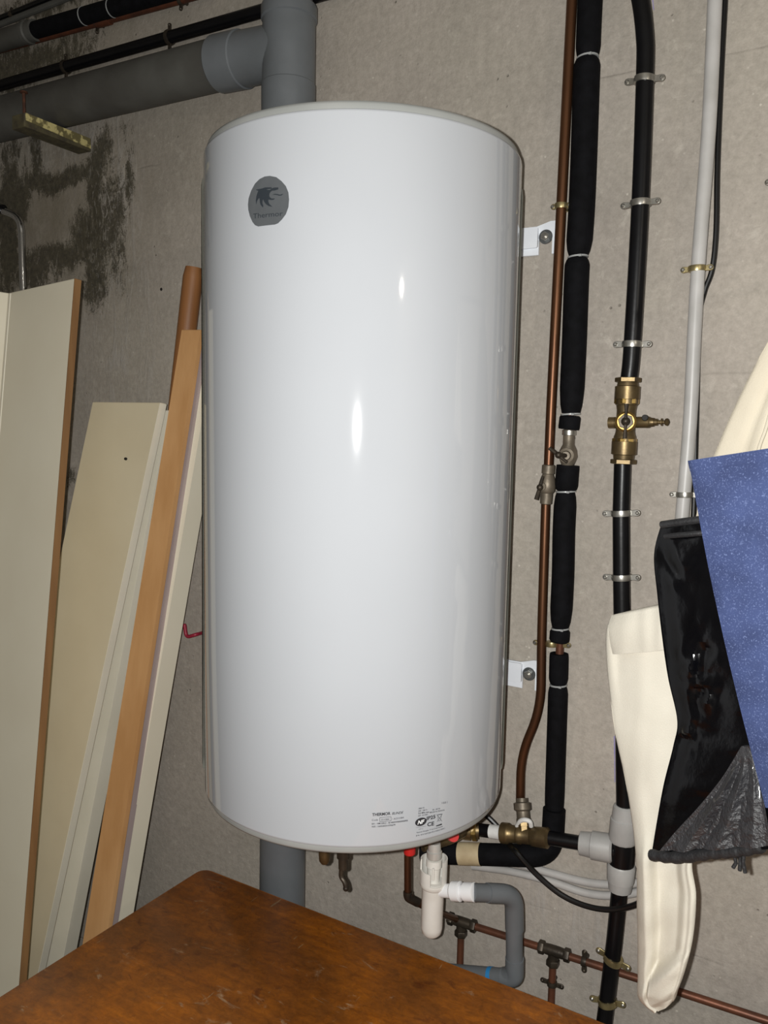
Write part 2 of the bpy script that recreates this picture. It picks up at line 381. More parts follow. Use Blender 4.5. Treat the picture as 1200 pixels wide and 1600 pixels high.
def shell(name, lo, hi):
    c = [(a + b) / 2 for a, b in zip(lo, hi)]; s = [b - a for a, b in zip(lo, hi)]
    o = MB().box(c, s).build(name, 'concrete_plain'); o['kind'] = 'structure'; return o
shell('floor', (X0 - .1, Y1 - .1, -.1), (X1 + .1, .12, 0))
shell('ceiling', (X0 - .1, Y1 - .1, ZC), (X1 + .1, .12, ZC + .1))
shell('wall_left', (X0 - .1, Y1 - .1, 0), (X0, 0, ZC))
shell('wall_right', (X1, Y1 - .1, 0), (X1 + .1, 0, ZC))
shell('wall_front', (X0, Y1 - .1, 0), (X1, Y1, ZC))
# crayon marks on the concrete
MB().slab([(0.3773, 0.0000, 1.1998), (0.3796, 0.0000, 1.2003), (0.3842, 0.0000, 1.1159), (0.3830, 0.0000, 1.1156)], (0, -.0006, 0), .0001).build('crayon_mark', 'crayon', wall)
MB().slab([(0.3809, 0.0000, 2.4435), (0.3830, 0.0000, 2.4431), (0.3848, 0.0000, 2.4268), (0.3838, 0.0000, 2.4270)], (0, -.0006, 0), .0001).build('crayon_mark', 'crayon', wall)

for hx in ((-0.7175, 0.0000, 2.0533),):
    MB().lathe(V(hx) + V((0, .0004, 0)), V(hx) + V((0, -.0005, 0)), [(0, .004), (1, .0036)], 10).build('anchor_hole', 'dark_gap', wall)
# ------------------------------------------------------------------ water heater
ZT, H, YA, R = 1.1388, 1.0158, -0.2716, .2525
def cyl_ring(prof, seg=128, a0=0, a1=2 * math.pi):
    """surface of revolution about the tank axis: prof = (radius, z)"""
    mb = MB(); full = abs(a1 - a0 - 2 * math.pi) < 1e-6; m = seg if full else seg + 1
    vs = [(r * math.cos(a0 + (a1 - a0) * k / seg), YA + r * math.sin(a0 + (a1 - a0) * k / seg), z) for r, z in prof for k in range(m)]
    fs = [(i * m + k, i * m + (k + 1) % m, (i + 1) * m + (k + 1) % m, (i + 1) * m + k) for i in range(len(prof) - 1) for k in range(m if full else seg)]
    return mb.add(vs, fs)
def on_tank(u, v, r): return V((r * math.cos(u / R), YA + r * math.sin(u / R), v))
def wrap(mesh_polys, r, t=.0004):
    """flat (u,v) polygons laid on the jacket as a thin printed layer"""
    bm = bmesh.new()
    for q in mesh_polys:
        try: bm.faces.new([bm.verts.new((a, b, 0)) for a, b in q])
        except ValueError: pass
    bmesh.ops.triangulate(bm, faces=bm.faces)
    us = [v.co.x for v in bm.verts]; u0, u1 = min(us), max(us); k = max(1, int((u1 - u0) / .006))
    for i in range(1, k):
        bmesh.ops.bisect_plane(bm, geom=bm.verts[:] + bm.edges[:] + bm.faces[:], plane_co=(u0 + (u1 - u0) * i / k, 0, 0), plane_no=(1, 0, 0))
    bm.verts.index_update(); mb = MB()
    mb.add([on_tank(v.co.x, v.co.y, r) for v in bm.verts], [tuple(v.index for v in f.verts) for f in bm.faces]); bm.free()
    return mb
def text_polys(s, start, end, shear=0, bold=0, cap=None):
    """the letters of s as flat polygons, baseline from start to end in (u,v)"""
    c = bpy.data.curves.new('t', 'FONT'); c.body = s; c.shear = shear; c.offset = bold; c.resolution_u = 3; c.fill_mode = 'FRONT'
    o = bpy.data.objects.new('t', c); COL.objects.link(o)
    dg = bpy.context.evaluated_depsgraph_get(); me = bpy.data.meshes.new_from_object(o.evaluated_get(dg))
    xs = [v.co.x for v in me.vertices]; x0, x1 = min(xs), max(xs); k = (end[0] - start[0]) / (x1 - x0)
    ky = cap / .69 if cap else k; sl = (end[1] - start[1]) / (end[0] - start[0])
    out = []
    for p in me.polygons:
        q = [me.vertices[i].co for i in p.vertices]
        out.append([(start[0] + (v.x - x0) * k, start[1] + v.y * ky + sl * (v.x - x0) * k) for v in q])
    bpy.data.objects.remove(o); bpy.data.curves.remove(c); bpy.data.meshes.remove(me)
    return out
heater = thing('water_heater', (0, YA, ZT), 'tall white cylindrical electric water heater hung on the concrete wall', 'water heater')
jk = cyl_ring([(R - .012, ZT + .0015), (R - .003, ZT + .0005), (R - .0006, ZT + .002), (R, ZT + .005), (R, ZT + H * .25), (R, ZT + H * .5), (R, ZT + H * .75), (R, ZT + H - .005), (R - .0006, ZT + H - .002), (R - .003, ZT + H - .0005), (R - .012, ZT + H - .0015)], 160)
jk.build('jacket', 'enamel', heater, 60)
cyl_ring([(R - .014, ZT + H - .003), (R - .0045, ZT + H - .002), (R - .004, ZT + H + .006), (R - .006, ZT + H + .0105), (R - .011, ZT + H + .012), (R - .06, ZT + H + .015), (.0001, ZT + H + .02)]).build('top_cap', 'cap_grey', heater, 50)
cyl_ring([(R - .014, ZT + .003), (R - .0035, ZT + .002), (R - .003, ZT - .006), (R - .005, ZT - .0095), (R - .010, ZT - .011), (R - .06, ZT - .013), (.0001, ZT - .013)]).build('bottom_cap', 'cap_grey', heater, 50)
for a0, a1 in ((math.radians(24), math.radians(38)), (math.radians(-154), math.radians(-139))):
    z0, z1 = ZT + .022, ZT + H - .03
    mb = cyl_ring([(R - .002, z0), (R + .002, z0 + .006), (R + .0035, z0 + .016), (R + .0035, z1 - .016), (R + .002, z1 - .006), (R - .002, z1)], 8, a0, a1)
    mb.build('back_hem', 'hem_white', heater, 60)
# badge with the emblem and lettering
badge = wrap([[(-0.38963, 2.07419), (-0.37919, 2.07129), (-0.37106, 2.06543), (-0.36408, 2.05812), (-0.36011, 2.04947), (-0.35906, 2.04024), (-0.35993, 2.03032), (-0.36374, 2.02144), (-0.36962, 2.01522), (-0.37562, 2.01068), (-0.38074, 2.00944), (-0.40911, 2.00977), (-0.41498, 2.01216), (-0.41981, 2.01703), (-0.42477, 2.02538), (-0.42796, 2.03440), (-0.42862, 2.04135), (-0.42740, 2.04974), (-0.42249, 2.05926), (-0.41531, 2.06755), (-0.40721, 2.07231), (-0.39827, 2.07445)]], R + .0007).build('badge', 'badge_grey', heater, 60, 'dark grey oval maker badge')
em = [[(-0.41290, 2.05915), (-0.40260, 2.05904), (-0.39707, 2.05985), (-0.38635, 2.05873), (-0.38581, 2.05700), (-0.39379, 2.05692), (-0.39487, 2.05672), (-0.38949, 2.05549), (-0.38581, 2.05733), (-0.38217, 2.05785), (-0.37551, 2.05740), (-0.37549, 2.05481), (-0.38110, 2.05397), (-0.38526, 2.05417), (-0.38788, 2.05288), (-0.38967, 2.05073), (-0.38997, 2.04782), (-0.38889, 2.04602), (-0.38623, 2.04405), (-0.38050, 2.04345), (-0.38308, 2.04195), (-0.38727, 2.04223), (-0.39100, 2.04331), (-0.39152, 2.04085), (-0.38989, 2.03730), (-0.38457, 2.03287), (-0.39147, 2.03495), (-0.39637, 2.03845), (-0.39915, 2.04215), (-0.40027, 2.04482), (-0.40115, 2.04323), (-0.40158, 2.04075), (-0.40101, 2.03814), (-0.40000, 2.03659), (-0.40042, 2.03376), (-0.40414, 2.03725), (-0.40586, 2.04085), (-0.40635, 2.04515), (-0.40705, 2.04735), (-0.40933, 2.04596), (-0.41129, 2.04324), (-0.41255, 2.03915), (-0.41328, 2.04435), (-0.41226, 2.05016), (-0.41054, 2.05417), (-0.40883, 2.05690), (-0.41231, 2.05822)],
      [(-0.38574, 2.04861), (-0.38107, 2.04962), (-0.37696, 2.04895), (-0.37290, 2.04763), (-0.36743, 2.04845), (-0.37039, 2.04639), (-0.37390, 2.04639), (-0.37797, 2.04779), (-0.38157, 2.04850)]]
wrap(em, R + .0012).build('emblem', 'badge_dark', badge, 60)
wrap(text_polys('Thermor', (-0.41802, 2.02109), (-0.36816, 2.01962), cap=.0066), R + .0012).build('lettering', 'badge_dark', badge, 60)
# rating print low on the jacket
prints = [
    ('THERMOR', (-0.22970, 1.18737), (-0.20304, 1.18741), 0, .03, .0042),
    ('BLINDE', (-0.20095, 1.18740), (-0.18360, 1.18716), .35, .012, .0034),
    ('Code', (-0.22993, 1.18004), (-0.22115, 1.18011), 0, 0, .0028),
    ('251084', (-0.21696, 1.17982), (-0.20477, 1.17973), 0, 0, .0026),
    ('/ A251084', (-0.20049, 1.17949), (-0.18303, 1.17968), 0, 0, .0026),
    ('EX - VM150L2 - B1400W0000000RB', (-0.22983, 1.17469), (-0.17658, 1.17451), 0, .02, .0022),
    ('N/S : 160220251076679', (-0.22975, 1.17049), (-0.19552, 1.17050), 0, .02, .0022),
    ('150 l', (-0.12001, 1.18945), (-0.10989, 1.18822), 0, 0, .0030),
    ('1800 W', (-0.16026, 1.18962), (-0.15031, 1.18925), 0, .01, .0022),
    ('220 - 240 V~', (-0.16027, 1.18595), (-0.14484, 1.18536), 0, .012, .0022),
    ('50 - 60 Hz', (-0.13680, 1.18319), (-0.12317, 1.18244), 0, .012, .0022),
    ('0,6 MPa max', (-0.16028, 1.18246), (-0.14213, 1.18149), 0, .02, .0022),
    ('MADE IN FRANCE', (-0.14122, 1.18013), (-0.11486, 1.17795), 0, .008, .0021),
    ('DP : 411001', (-0.16017, 1.17857), (-0.14463, 1.17801), 0, .012, .0022),
    ('IP25', (-0.14624, 1.17045), (-0.13115, 1.17048), 0, .03, .0052),
    ('CE', (-0.14489, 1.16080), (-0.13308, 1.16024), 0, .03, .0056),
    ('CAT. C', (-0.15911, 1.15838), (-0.15197, 1.15797), 0, 0, .0017),
    ('Thermor Energies 17 rue Croix Fauchet', (-0.16261, 1.15378), (-0.11726, 1.15368), 0, .012, .0019),
    ('BP 46 - 45141 SAINT JEAN DE LA RUELLE CEDEX 2', (-0.16280, 1.14914), (-0.11315, 1.14942), 0, .012, .0019)]
pp = []
for s, a, b, sh, bo, cap in prints: pp += text_polys(s, a, b, sh, bo, cap)
def stroke(a, b, wd):
    a = V((*a, 0)); b = V((*b, 0)); n = V((-(b - a).y, (b - a).x, 0)).normalized() * wd / 2
    return [tuple((q)[:2]) for q in (a - n, b - n, b + n, a + n)]
bx = [(-0.21864, 1.18452), (-0.20212, 1.18445), (-0.20199, 1.17831), (-0.21852, 1.17840)]
pp += [stroke(bx[i], bx[(i + 1) % 4], .0005) for i in range(4)]
pp += [stroke((-0.16356, 1.16269), (-0.14707, 1.16165), .0003)]
bn = [(-0.12729, 1.17449), (-0.11972, 1.17384), (-0.12222, 1.16441), (-0.12572, 1.16488), (-0.12904, 1.17558), (-0.11899, 1.16262), (-0.11855, 1.17414), (-0.12821, 1.16390)]
pp += [stroke(bn[0], bn[1], .0009), stroke(bn[1], bn[2], .0005), stroke(bn[2], bn[3], .0005), stroke(bn[3], bn[0], .0005), stroke(bn[4], bn[5], .0005), stroke(bn[6], bn[7], .0005)]
pp += [[(-0.12964, 1.15854), (-0.11923, 1.15932), (-0.11892, 1.15707), (-0.12937, 1.15710)]]
rp = wrap(pp, R + .0006).build('rating_print', 'print_black', heater, 60, 'small black rating print with approval marks')
oc = (-0.15567, 1.16998)
ov = wrap([[(oc[0] + .0094 * math.cos(q) , oc[1] + .0062 * math.sin(q)) for q in [2 * math.pi * k / 28 for k in range(28)]]], R + .0007).build('approval_oval', 'print_black', heater, 60)
wrap(text_polys('NF', (oc[0] - .0058, oc[1] - .0028), (oc[0] + .0058, oc[1] - .0028), .3, .03, .0056), R + .0011).build('oval_lettering', 'print_white', rp, 60)
# the two wall brackets: a pressed white bar with a slotted plate and bolt at each end
for zc in ((0.2174, -0.0120, 2.0803)[2], (0.2025, -0.0120, 1.2896)[2]):
    c = V((0, 0, zc)); hw = .248
    br = MB()
    br.slab([(-hw + .02, -.004, zc + .020), (hw - .045, -.004, zc + .020), (hw - .02, -.004, zc + .027), (hw - .003, -.004, zc + .027), (hw, -.004, zc + .024), (hw, -.004, zc - .030), (hw - .016, -.004, zc - .030), (hw - .016, -.004, zc - .004), (hw - .042, -.004, zc - .004), (hw - .042, -.004, zc - .030), (hw - .075, -.004, zc - .030), (-hw + .02, -.004, zc - .030)], (0, -.006, 0), .001)
    br.box((hw - .085, -.013, zc), (.085, .006, .036))
    br.slab([(-hw, -.004, zc + .027), (-hw + .06, -.004, zc + .027), (-hw + .06, -.004, zc - .03), (-hw, -.004, zc - .03)], (0, -.006, 0), .001)
    b = br.build('wall_bracket', 'bracket_white', heater)
    for sx in (1, -1):
        q = V((sx * (hw - .029), 0, zc))
        wsh = MB().lathe(q + V((0, -.010, 0)), q + V((0, -.0125, 0)), [(0, .0125), (.7, .0125), (1, .0118)], 24).build('washer', 'steel', b)
        MB().hexnut(q + V((0, -.0125, 0)), q + V((0, -.019, 0)), .0078).lathe(q + V((0, -.019, 0)), q + V((0, -.024, 0)), [(0, .004), (1, .0036)], 12).build('bolt', 'zinc', b)
# under the tank: element cover, plug and little drain tap
zb = ZT - .013
cyl = MB().lathe(V((.0, YA - .005, zb + .002)), V((.0, YA - .005, zb - .028)), [(0, .105), (.6, .105), (.85, .101), (1, .09)], 40)
cyl.build('element_cover', 'valve_grey', heater)
a = V((-0.0390, -0.3000, 0.9951)); b_ = V((-0.0388, -0.3000, 0.9799))
MB().lathe(a + V((0, 0, .02)), b_, [(0, .010), (.5, .0105), (.85, .0095), (1, .006)], 16).build('drain_plug', 'brass_dull', heater)
a = V((-0.0007, -0.3000, 1.0060)); b_ = V((-0.0003, -0.3000, 0.9818))
tap = MB().lathe(a + V((0, 0, .02)), b_, [(0, .011), (.55, .011), (.56, .0085), (1, .008)], 16).build('drain_tap', 'bronze_dark', heater)
MB().tube(bend([(-0.0030, -0.3000, 0.9868), (-0.0040, -0.3000, 0.9657), (0.0040, -0.3000, 0.9588), (0.0068, -0.3000, 0.9480)], .006), .0045, 10).ball((0.0062, -0.3000, 0.9478), .0052).build('tap_lever', 'bronze_dark', tap)

# ------------------------------------------------------------------ pipes on the wall
def clamp(parent, c, axis, r, material='zinc', ear=.018, tilt=0, w_=.009, wall_y=0, screws=True):
    """two-eared pipe clamp round a pipe at c, with a stud back to the wall"""
    c = V(c); ax = V(axis).normalized(); side = V((1, 0, 0)) - ax * ax.x
    if side.length < .5: side = V((0, 0, 1)) - ax * ax.z
    side.normalize(); side = Matrix.Rotation(tilt, 3, 'Y') @ side
    ax = side.cross(V((0, -1, 0))).normalized(); out = V((0, -1, 0))
    if ax.dot(V(axis)) < 0: ax = -ax
    mb = MB()
    mb.lathe(c - ax * w_ / 2, c + ax * w_ / 2, [(0, r + .0005), (0, r + .0022), (.5, r + .0030), (1, r + .0022), (1, r + .0005)], 28)
    for s in (-1, 1):
        e0 = c + side * s * (r + .0005); q = []
        for k in range(9):
            a = -math.pi / 2 + math.pi * k / 8
            q.append(e0 + side * s * (ear - w_ * .5 + w_ * .55 * math.cos(a)) + ax * w_ * .55 * math.sin(a))
        q += [e0 + ax * w_ * .45, e0 - ax * w_ * .45]
        mb.slab([p - out * .0015 for p in q], out * .003, .0006)
    if c.y + r < wall_y - .004: mb.tube([c - out * r, V((c.x, wall_y - .0005, c.z))], .004, 10)
    o = mb.build('pipe_clamp', material, parent)
    if screws:
        for s in (-1, 1):
            e = c + side * s * (r + ear - w_ * .35) + out * .0012
            MB().lathe(e, e + out * .003, [(0, .0034), (.5, .0032), (1, .0016)], 12).build('screw', 'zinc' if material != 'bronze_dark' else 'bronze_dark', o)
    return o
def coll(mb, A, B, prof, seg=24): return mb.lathe(A, B, prof, seg)

# grey soil stack with its branch to the left
D = .085
k_ = 0.001252
top, bot = V((-0.3091, -0.0850, 2.6344)), V((-0.2898, -0.0850, 0.7613)); xs = bot.x
st = thing('soil_stack', (xs, -D, 0), 'thick grey plastic soil stack behind the water heater with branch running left', 'drain pipe')
rp_ = .0485
topz = ZC
ja = V((-0.3074, -0.0850, 2.4509))
MB().tube([(xs, -D, .0), (xs, -D, 1.0), (xs, -D, ja.z - .1)], rp_, 40).build('stack_pipe', 'pvc_grey', st)
MB().tube([(xs, -D, ja.z + .12), (xs, -D, topz)], rp_, 40).build('stack_pipe', 'pvc_grey', st)
tee = MB(); tz0, tz1 = (-0.3063, -0.0850, 2.3365)[2], (-0.3083, -0.0850, 2.5497)[2]
tee.lathe((xs, -D, tz0), (xs, -D, tz1), [(0, rp_), (0, .0525), (.12, .053), (.30, .053), (.31, .0515), (.86, .0515), (.87, .0545), (.97, .0545), (.985, .053), (1, rp_)], 40)
bl = V((-0.4708, -0.0850, 2.4753)); br_ = V((-0.3389, -0.0850, 2.4679))
tee.lathe(V((xs, -D, br_.z)), bl, [(0, .0495), (.3, .0505), (.62, .0515), (.63, .0545), (.97, .0545), (1, .0495)], 40)
tee.build('branch_tee', 'pvc_grey', st)
far = V((-1.3281, -0.0850, 2.4826)); mb = MB().tube([lerp(bl, far, -.05), lerp(bl, far, .3), far, V((X0, -D, far.z + (far.z - bl.z) * (far.x - X0) / (bl.x - far.x)))], .0495, 40)
mb.build('branch_pipe', 'pvc_dusty', st)
# stub of painted batten carrying the branch
ba0, ba1 = V((-0.9649, -0.0030, 2.4212)), V((-0.9634, -0.1900, 2.4213))
ax = (ba1 - ba0).normalized(); sd = V((0, 0, 1)).cross(ax).normalized(); up = ax.cross(sd)
bt = thing('wooden_batten', ba0, 'short batten with peeling yellow paint jutting from the wall below the grey pipe', 'batten')
q = [ba0 + sd * a + up * b for a, b in ((-.022, -.026), (.022, -.026), (.022, .004), (-.022, .004))]
MB().slab(q, ba1 - ba0, .002).build('batten', 'batten_raw', bt)
s0 = 1 if sd.dot(CR) > 0 else -1
q = [ba0 + sd * s0 * .0221 + up * b + ax * (a) for a, b in ((.002, -.020), ((ba1 - ba0).length - .003, -.012), ((ba1 - ba0).length - .002, .004), (.004, .0038))]
MB().slab(q, sd * s0 * .0012, .0003).build('paint_skin', 'batten_paint', bt)
n0 = V((-0.9745, -0.1650, 2.4355)); n1 = V((-0.9751, -0.1650, 2.4802))
MB().tube([n0, n1], .0034, 8).lathe(n1, n1 + V((0, 0, .004)), [(0, .004), (.3, .009), (1, .008)], 10).build('nail', 'nail_rust', bt)

# the lines high on the left
pa, pb = V((-1.3448, -0.0165, 2.6032)), V((-0.1758, -0.0165, 2.5934))
t = thing('black_water_pipe', lerp(pa, pb, .5), 'black plastic pipe on clamps rising just above the thick grey branch pipe', 'pipe')
MB().tube([lerp(pa, pb, k / 6) for k in range(7)], .0135, 18).build('pipe', 'pe_black', t)
for (x, y) in ((265, 58.5), (103, 104.6)):
    f_ = (x + 30) / 590; cpt = lerp(pa, pb, f_ * 1.0)
    cpt = V((-0.6705, -0.0165, 2.5975)) if x == 265 else V((-1.0128, -0.0165, 2.6004))
    clamp(t, cpt, pb - pa, .0135, 'bronze_dark', .016)
pa, pb = V((-1.3356, -0.0200, 2.6908)), V((-0.5457, -0.0200, 2.6634))
t = thing('rusty_copper_pipe', lerp(pa, pb, .5), 'thin rust brown copper pipe at upper left between two black pipes', 'pipe')
MB().tube([lerp(pa, pb, k / 6) for k in range(7)], .0085, 14).build('pipe', 'copper_rust', t)
MB().tube([(-0.9015, -0.0200, 2.6757), (-0.8543, -0.0200, 2.6740)], .0115, 14).build('coupling', 'copper_rust', t)
clamp(t, (-0.8972, -0.0200, 2.6755), pb - pa, .0085, 'bronze_dark', .015)
clamp(t, (-0.6322, -0.0200, 2.6663), pb - pa, .0085, 'bronze_dark', .013)
pa, pb = V((-1.0967, -0.0350, 2.6960)), V((-0.5864, -0.0350, 2.6792)); g0 = V((-1.3396, -0.0350, 2.7016))
t = thing('lagged_pipe', lerp(pa, pb, .5), 'thick black lagged pipe entering a dusty grey sleeve in the upper left corner', 'pipe')
MB().tube([lerp(pa, pb, k / 6) for k in range(7)], .0195, 20).build('foam_sleeve', 'foam_black', t)
mb = MB().tube([g0, lerp(g0, pa, .5), pa], .0245, 24).lathe(lerp(g0, pa, .84), lerp(g0, pa, .92), [(0, .0245), (.2, .0275), (.8, .0275), (1, .0245)], 24); mb.build('grey_sleeve', 'pvc_dusty', t)
for (x, y) in ((132, 25.2), (176, 12.6)):
    c = V((-0.9229, -0.0350, 2.6903)) if x == 132 else V((-0.8289, -0.0350, 2.6872)); d = (pb - pa).normalized() * .0012
    MB().lathe(c - d, c + d, [(0, .0196), (0, .0205), (1, .0205), (1, .0196)], 20).build('cable_tie', 'tie_clear', t)
pa, pb = V((-1.3128, -0.0150, 2.7674)), V((-1.0398, -0.0150, 2.7749))
t = thing('black_cable', lerp(pa, pb, .5), 'thin black cable crossing the extreme upper left corner', 'cable')
MB().tube([pa, lerp(pa, pb, .5), pb], .006, 10).build('sheath', 'cable_black', t)
clamp(t, (-1.2145, -0.0150, 2.7677), pb - pa, .006, 'bronze_dark', .010, screws=False)
pa, pb = V((-1.3178, -0.0120, 2.7539)), V((-0.9529, -0.0120, 2.7619))
t = tag(MB().tube([pa, lerp(pa, pb, .5), pb], .0075, 10).build('grey_conduit', 'pvc_dusty'), 'slim dusty grey conduit under the thin cable in the upper left corner', 'conduit')

# chrome tube leaning behind the boards
mb = bend([V((-1.4832, -0.0450, 2.3186)), V((-1.2278, -0.0450, 2.2800)), V((-1.1553, -0.0450, 2.2498)), V((-1.1607, -0.0400, 2.0795)), V(((-1.1607, -0.0400, 2.0795)[0] + .01, -.03, 1.2)), V(((-1.1607, -0.0400, 2.0795)[0] + .02, -.03, 0.0))], .035)
t = thing('chrome_handle', (mb[-1].x, mb[-1].y, 0), 'bent chrome tube with black grip behind the tall cream panel', 'handle')
MB().tube(mb, .0088, 16).build('tube', 'chrome', t)
MB().tube([(-1.4262, -0.0450, 2.3155), (-1.2900, -0.0450, 2.2966), (-1.2252, -0.0450, 2.2805)], [.0125, .0125, .0125], 16).build('grip', 'pe_black', t)

# ------------------------------------------------------------------ boards leaning on the left
def plank(name, label, cat, tl, tr, bl_, br2, thick, material, edge=None, gap=False, group=None, hole=None):
    """board from its front-face corners (upper two, two lower points on the edges), run down to the floor; thickness goes back toward the wall"""
    tl, tr, bl_, br2 = V(tl), V(tr), V(bl_), V(br2)
    fl_ = tl + (bl_ - tl) * (tl.z / (tl.z - bl_.z)); fr = tr + (br2 - tr) * (tr.z / (tr.z - br2.z))
    nrm = (tr - tl).cross(fl_ - tl).normalized()
    if nrm.y < 0: nrm = -nrm
    fl_.z = fr.z = .004
    # keep the foot's back edge on the floor
    mb = MB().slab([tl, tr, fr, fl_], nrm * thick, .0012)
    lo = min(p.z for p in mb.v)
    t = thing(name, (.5 * (fl_ + fr).x, .5 * (fl_ + fr).y, 0), label, cat, group)
    for p in mb.v:
        if p.z < 0: p.z = 0
    mb.build('board', material, t, 30)
    if edge:
        e0 = (fr - tr).normalized(); q = [tr + e0 * .001, fr - e0 * .002, fr - e0 * .002 + nrm * thick, tr + e0 * .001 + nrm * thick]
        out = (tr - tl).normalized()
        eb = MB().slab([p + nrm * 0 for p in q], out * .0016, .0003)
        for p in eb.v: p.z = max(p.z, .001)
        eb.build('edge_band', edge, t)
    return t, nrm
# tall cream panel, folded: a main face and a return toward the room
AT = V((-0.7028, -0.2600, 2.0340)); AB = V((AT.x, -.497, 0.0))


tA = thing('cabinet_side', (AT.x - .1, -.497, 0), 'tall folded cream laminate panel with raw brown edge leaning at far left', 'panel')
il = V((-0.9985, -0.2000, 2.0322))
il2 = V((il.x, il.y + (AB.y - AT.y), 0))
nr = (AT - il).cross(AB - AT).normalized(); nr = nr if nr.y > 0 else -nr
mb = MB().slab([il, AT, AB, il2], nr * .0145, .001)
for p in mb.v: p.z = max(p.z, 0)
mb.build('panel_face', 'cream_board', tA, 30)
o_ = (AT - il).normalized()
mb = MB().slab([AT, AB, AB + nr * .015, AT + nr * .015], o_ * .002, .0004)
for p in mb.v: p.z = max(p.z, 0)
mb.build('edge_band', 'edge_wood', tA)
rt = V((-.20, -.11, .03)); q = [il, il + rt, il2 + V((-.20, -.11, 0)), il2]
mb = MB().slab(q, V((-.010, .019, 0)), .001)
for p in mb.v: p.z = max(p.z, 0)
mb.build('panel_return', 'cream_board', tA, 30)
mb = MB().tube([il + V((.012, -.002, -.002)), il2 + V((.012, -.002, .01))], .0022, 8); mb.build('corner_bead', 'cream_edge', tA)
# cream shelf with a peg hole, and its twin behind
t, nB = plank('cream_shelf', 'wide cream shelf board with one small hole leaning beside the tall panel', 'board', (-0.8133, -0.1220, 1.7867), (-0.6019, -0.1220, 1.7854), (-0.8879, -0.1680, 1.3944), (-0.8052, -0.2950, 0.5393), .019, 'cream_board_warm', 'cream_edge')
hc = V((-0.6908, -0.1375, 1.6602)); MB().lathe(hc + nB * .002, hc - nB * .0035, [(0, .0032), (.8, .0032), (1, .0028)], 12).build('peg_hole', 'dark_gap', t)
t, nB2 = plank('cream_shelf', 'second cream shelf board tucked behind the one with the hole', 'board', (-0.8275, -0.0820, 1.7673), (-0.6149, -0.0820, 1.7700), (-1.0134, -0.2400, 0.4343), (-0.8010, -0.2400, 0.5092), .036, 'cream_edge', 'cream_edge')
# rounded dark wooden pole behind
pt = V((-0.5879, -0.0300, 2.0875)); pm = V((-0.6380, -0.0450, 1.6851)); d = (pm - pt) * (pt.z / (pt.z - pm.z)); pbm = pt + d
mb = MB().tube([pt, pt + d * .01, pt + d * .5, pbm + V((0, 0, .002))], [.0185, .022, .022, .022], 18)
for p in mb.v: p.z = max(p.z, 0)
tag(mb.build('wooden_pole', 'pole_wood'), 'tall rounded brown wooden pole rising highest of the leaning boards', 'pole')
# pale orange wooden board
plank('pine_board', 'narrow orange pine board leaning in front of the round pole', 'board', (-0.5727, -0.0850, 1.9445), (-0.5192, -0.0850, 1.9423), (-0.6871, -0.2850, 0.5752), (-0.6139, -0.2850, 0.6010), .012, 'pine_orange')
plank('lavender_strip', 'slim mauve grey strip between the pine board and last cream board', 'board', (-0.5404, -0.0700, 1.9243), (-0.5165, -0.0700, 1.9234), (-0.6609, -0.2620, 0.5712), (-0.6283, -0.2620, 0.5827), .016, 'lavender_board')
plank('cream_board', 'long cream board nearest the water heater', 'board', (-0.5128, -0.0620, 1.9310), (-0.4947, -0.0620, 1.9303), (-0.6534, -0.2350, 0.6491), (-0.6270, -0.2350, 0.6577), .05, 'cream_board')
# red hook on the wall
hk = bend([(-0.5851, -0.0020, 1.2529), (-0.5761, -0.0400, 1.2567), (-0.6058, -0.0400, 1.2456), (-0.6106, -0.0400, 1.2738)], .012)
tag(MB().tube(hk, .0042, 12).ball(hk[-1], .0042, n=6).build('wall_hook', 'red_hook'), 'small red plastic coated hook in the wall beside the heater', 'hook')

# ------------------------------------------------------------------ copper riser
def riser(ptsA, rA, n=6): return MB().tube(curve(ptsA, n), rA, 16)
cu = thing('copper_riser', (0.2183, -0.0300, 1.0528), 'brown copper pipe with a small valve running up beside the foam lagged pipe', 'pipe')
kc = 0.001133
MB().tube([V((0.2568, -0.0300, 2.5395)), V((0.2554, -0.0300, 2.4591)), V((0.2514, -0.0300, 2.1246)), V((0.2476, -0.0300, 1.7772)), V((0.2473, -0.0300, 1.6699))], .0088, 16).build('pipe', 'copper_brown', cu)
MB().tube(bend([(0.2447, -0.0300, 1.6184), (0.2468, -0.0300, 1.3622), (0.2508, -0.0300, 1.2339), (0.2162, -0.0300, 1.1391), (0.2185, -0.0300, 1.0454)], .055), .0084, 16).build('pipe', 'copper_brown', cu)
clamp(cu, (0.2514, -0.0300, 2.1246), V((0.2554, -0.0300, 2.4591)) - V((0.2476, -0.0300, 1.7772)), .0088, 'zinc_yellow', .009)
a, b = V((0.2475, -0.0300, 1.6802)), V((0.2451, -0.0300, 1.6093))
vb = MB().lathe(a, b, [(0, .0095), (.02, .0118), (.22, .0118), (.24, .0100), (.34, .0125), (.5, .0155), (.66, .0145), (.72, .0112), (.98, .0108), (1, .0085)], 20)
hub = V((0.2455, -0.0420, 1.6420)); vb.lathe(V((0.2426, -0.0300, 1.6424)), hub + V((-.002, -.006, 0)), [(0, .0095), (.55, .0092), (.6, .0065), (1, .006)], 16)
vo_ = vb.build('stop_valve', 'valve_grey', cu)
MB().tube([(0.2473, -0.0580, 1.6608), (0.2423, -0.0580, 1.6409), (0.2367, -0.0580, 1.6192)], [.0026, .0034, .0042], 10).ball((0.2430, -0.0600, 1.6410), .0058).build('tap_lever', 'bronze_dark', vo_)
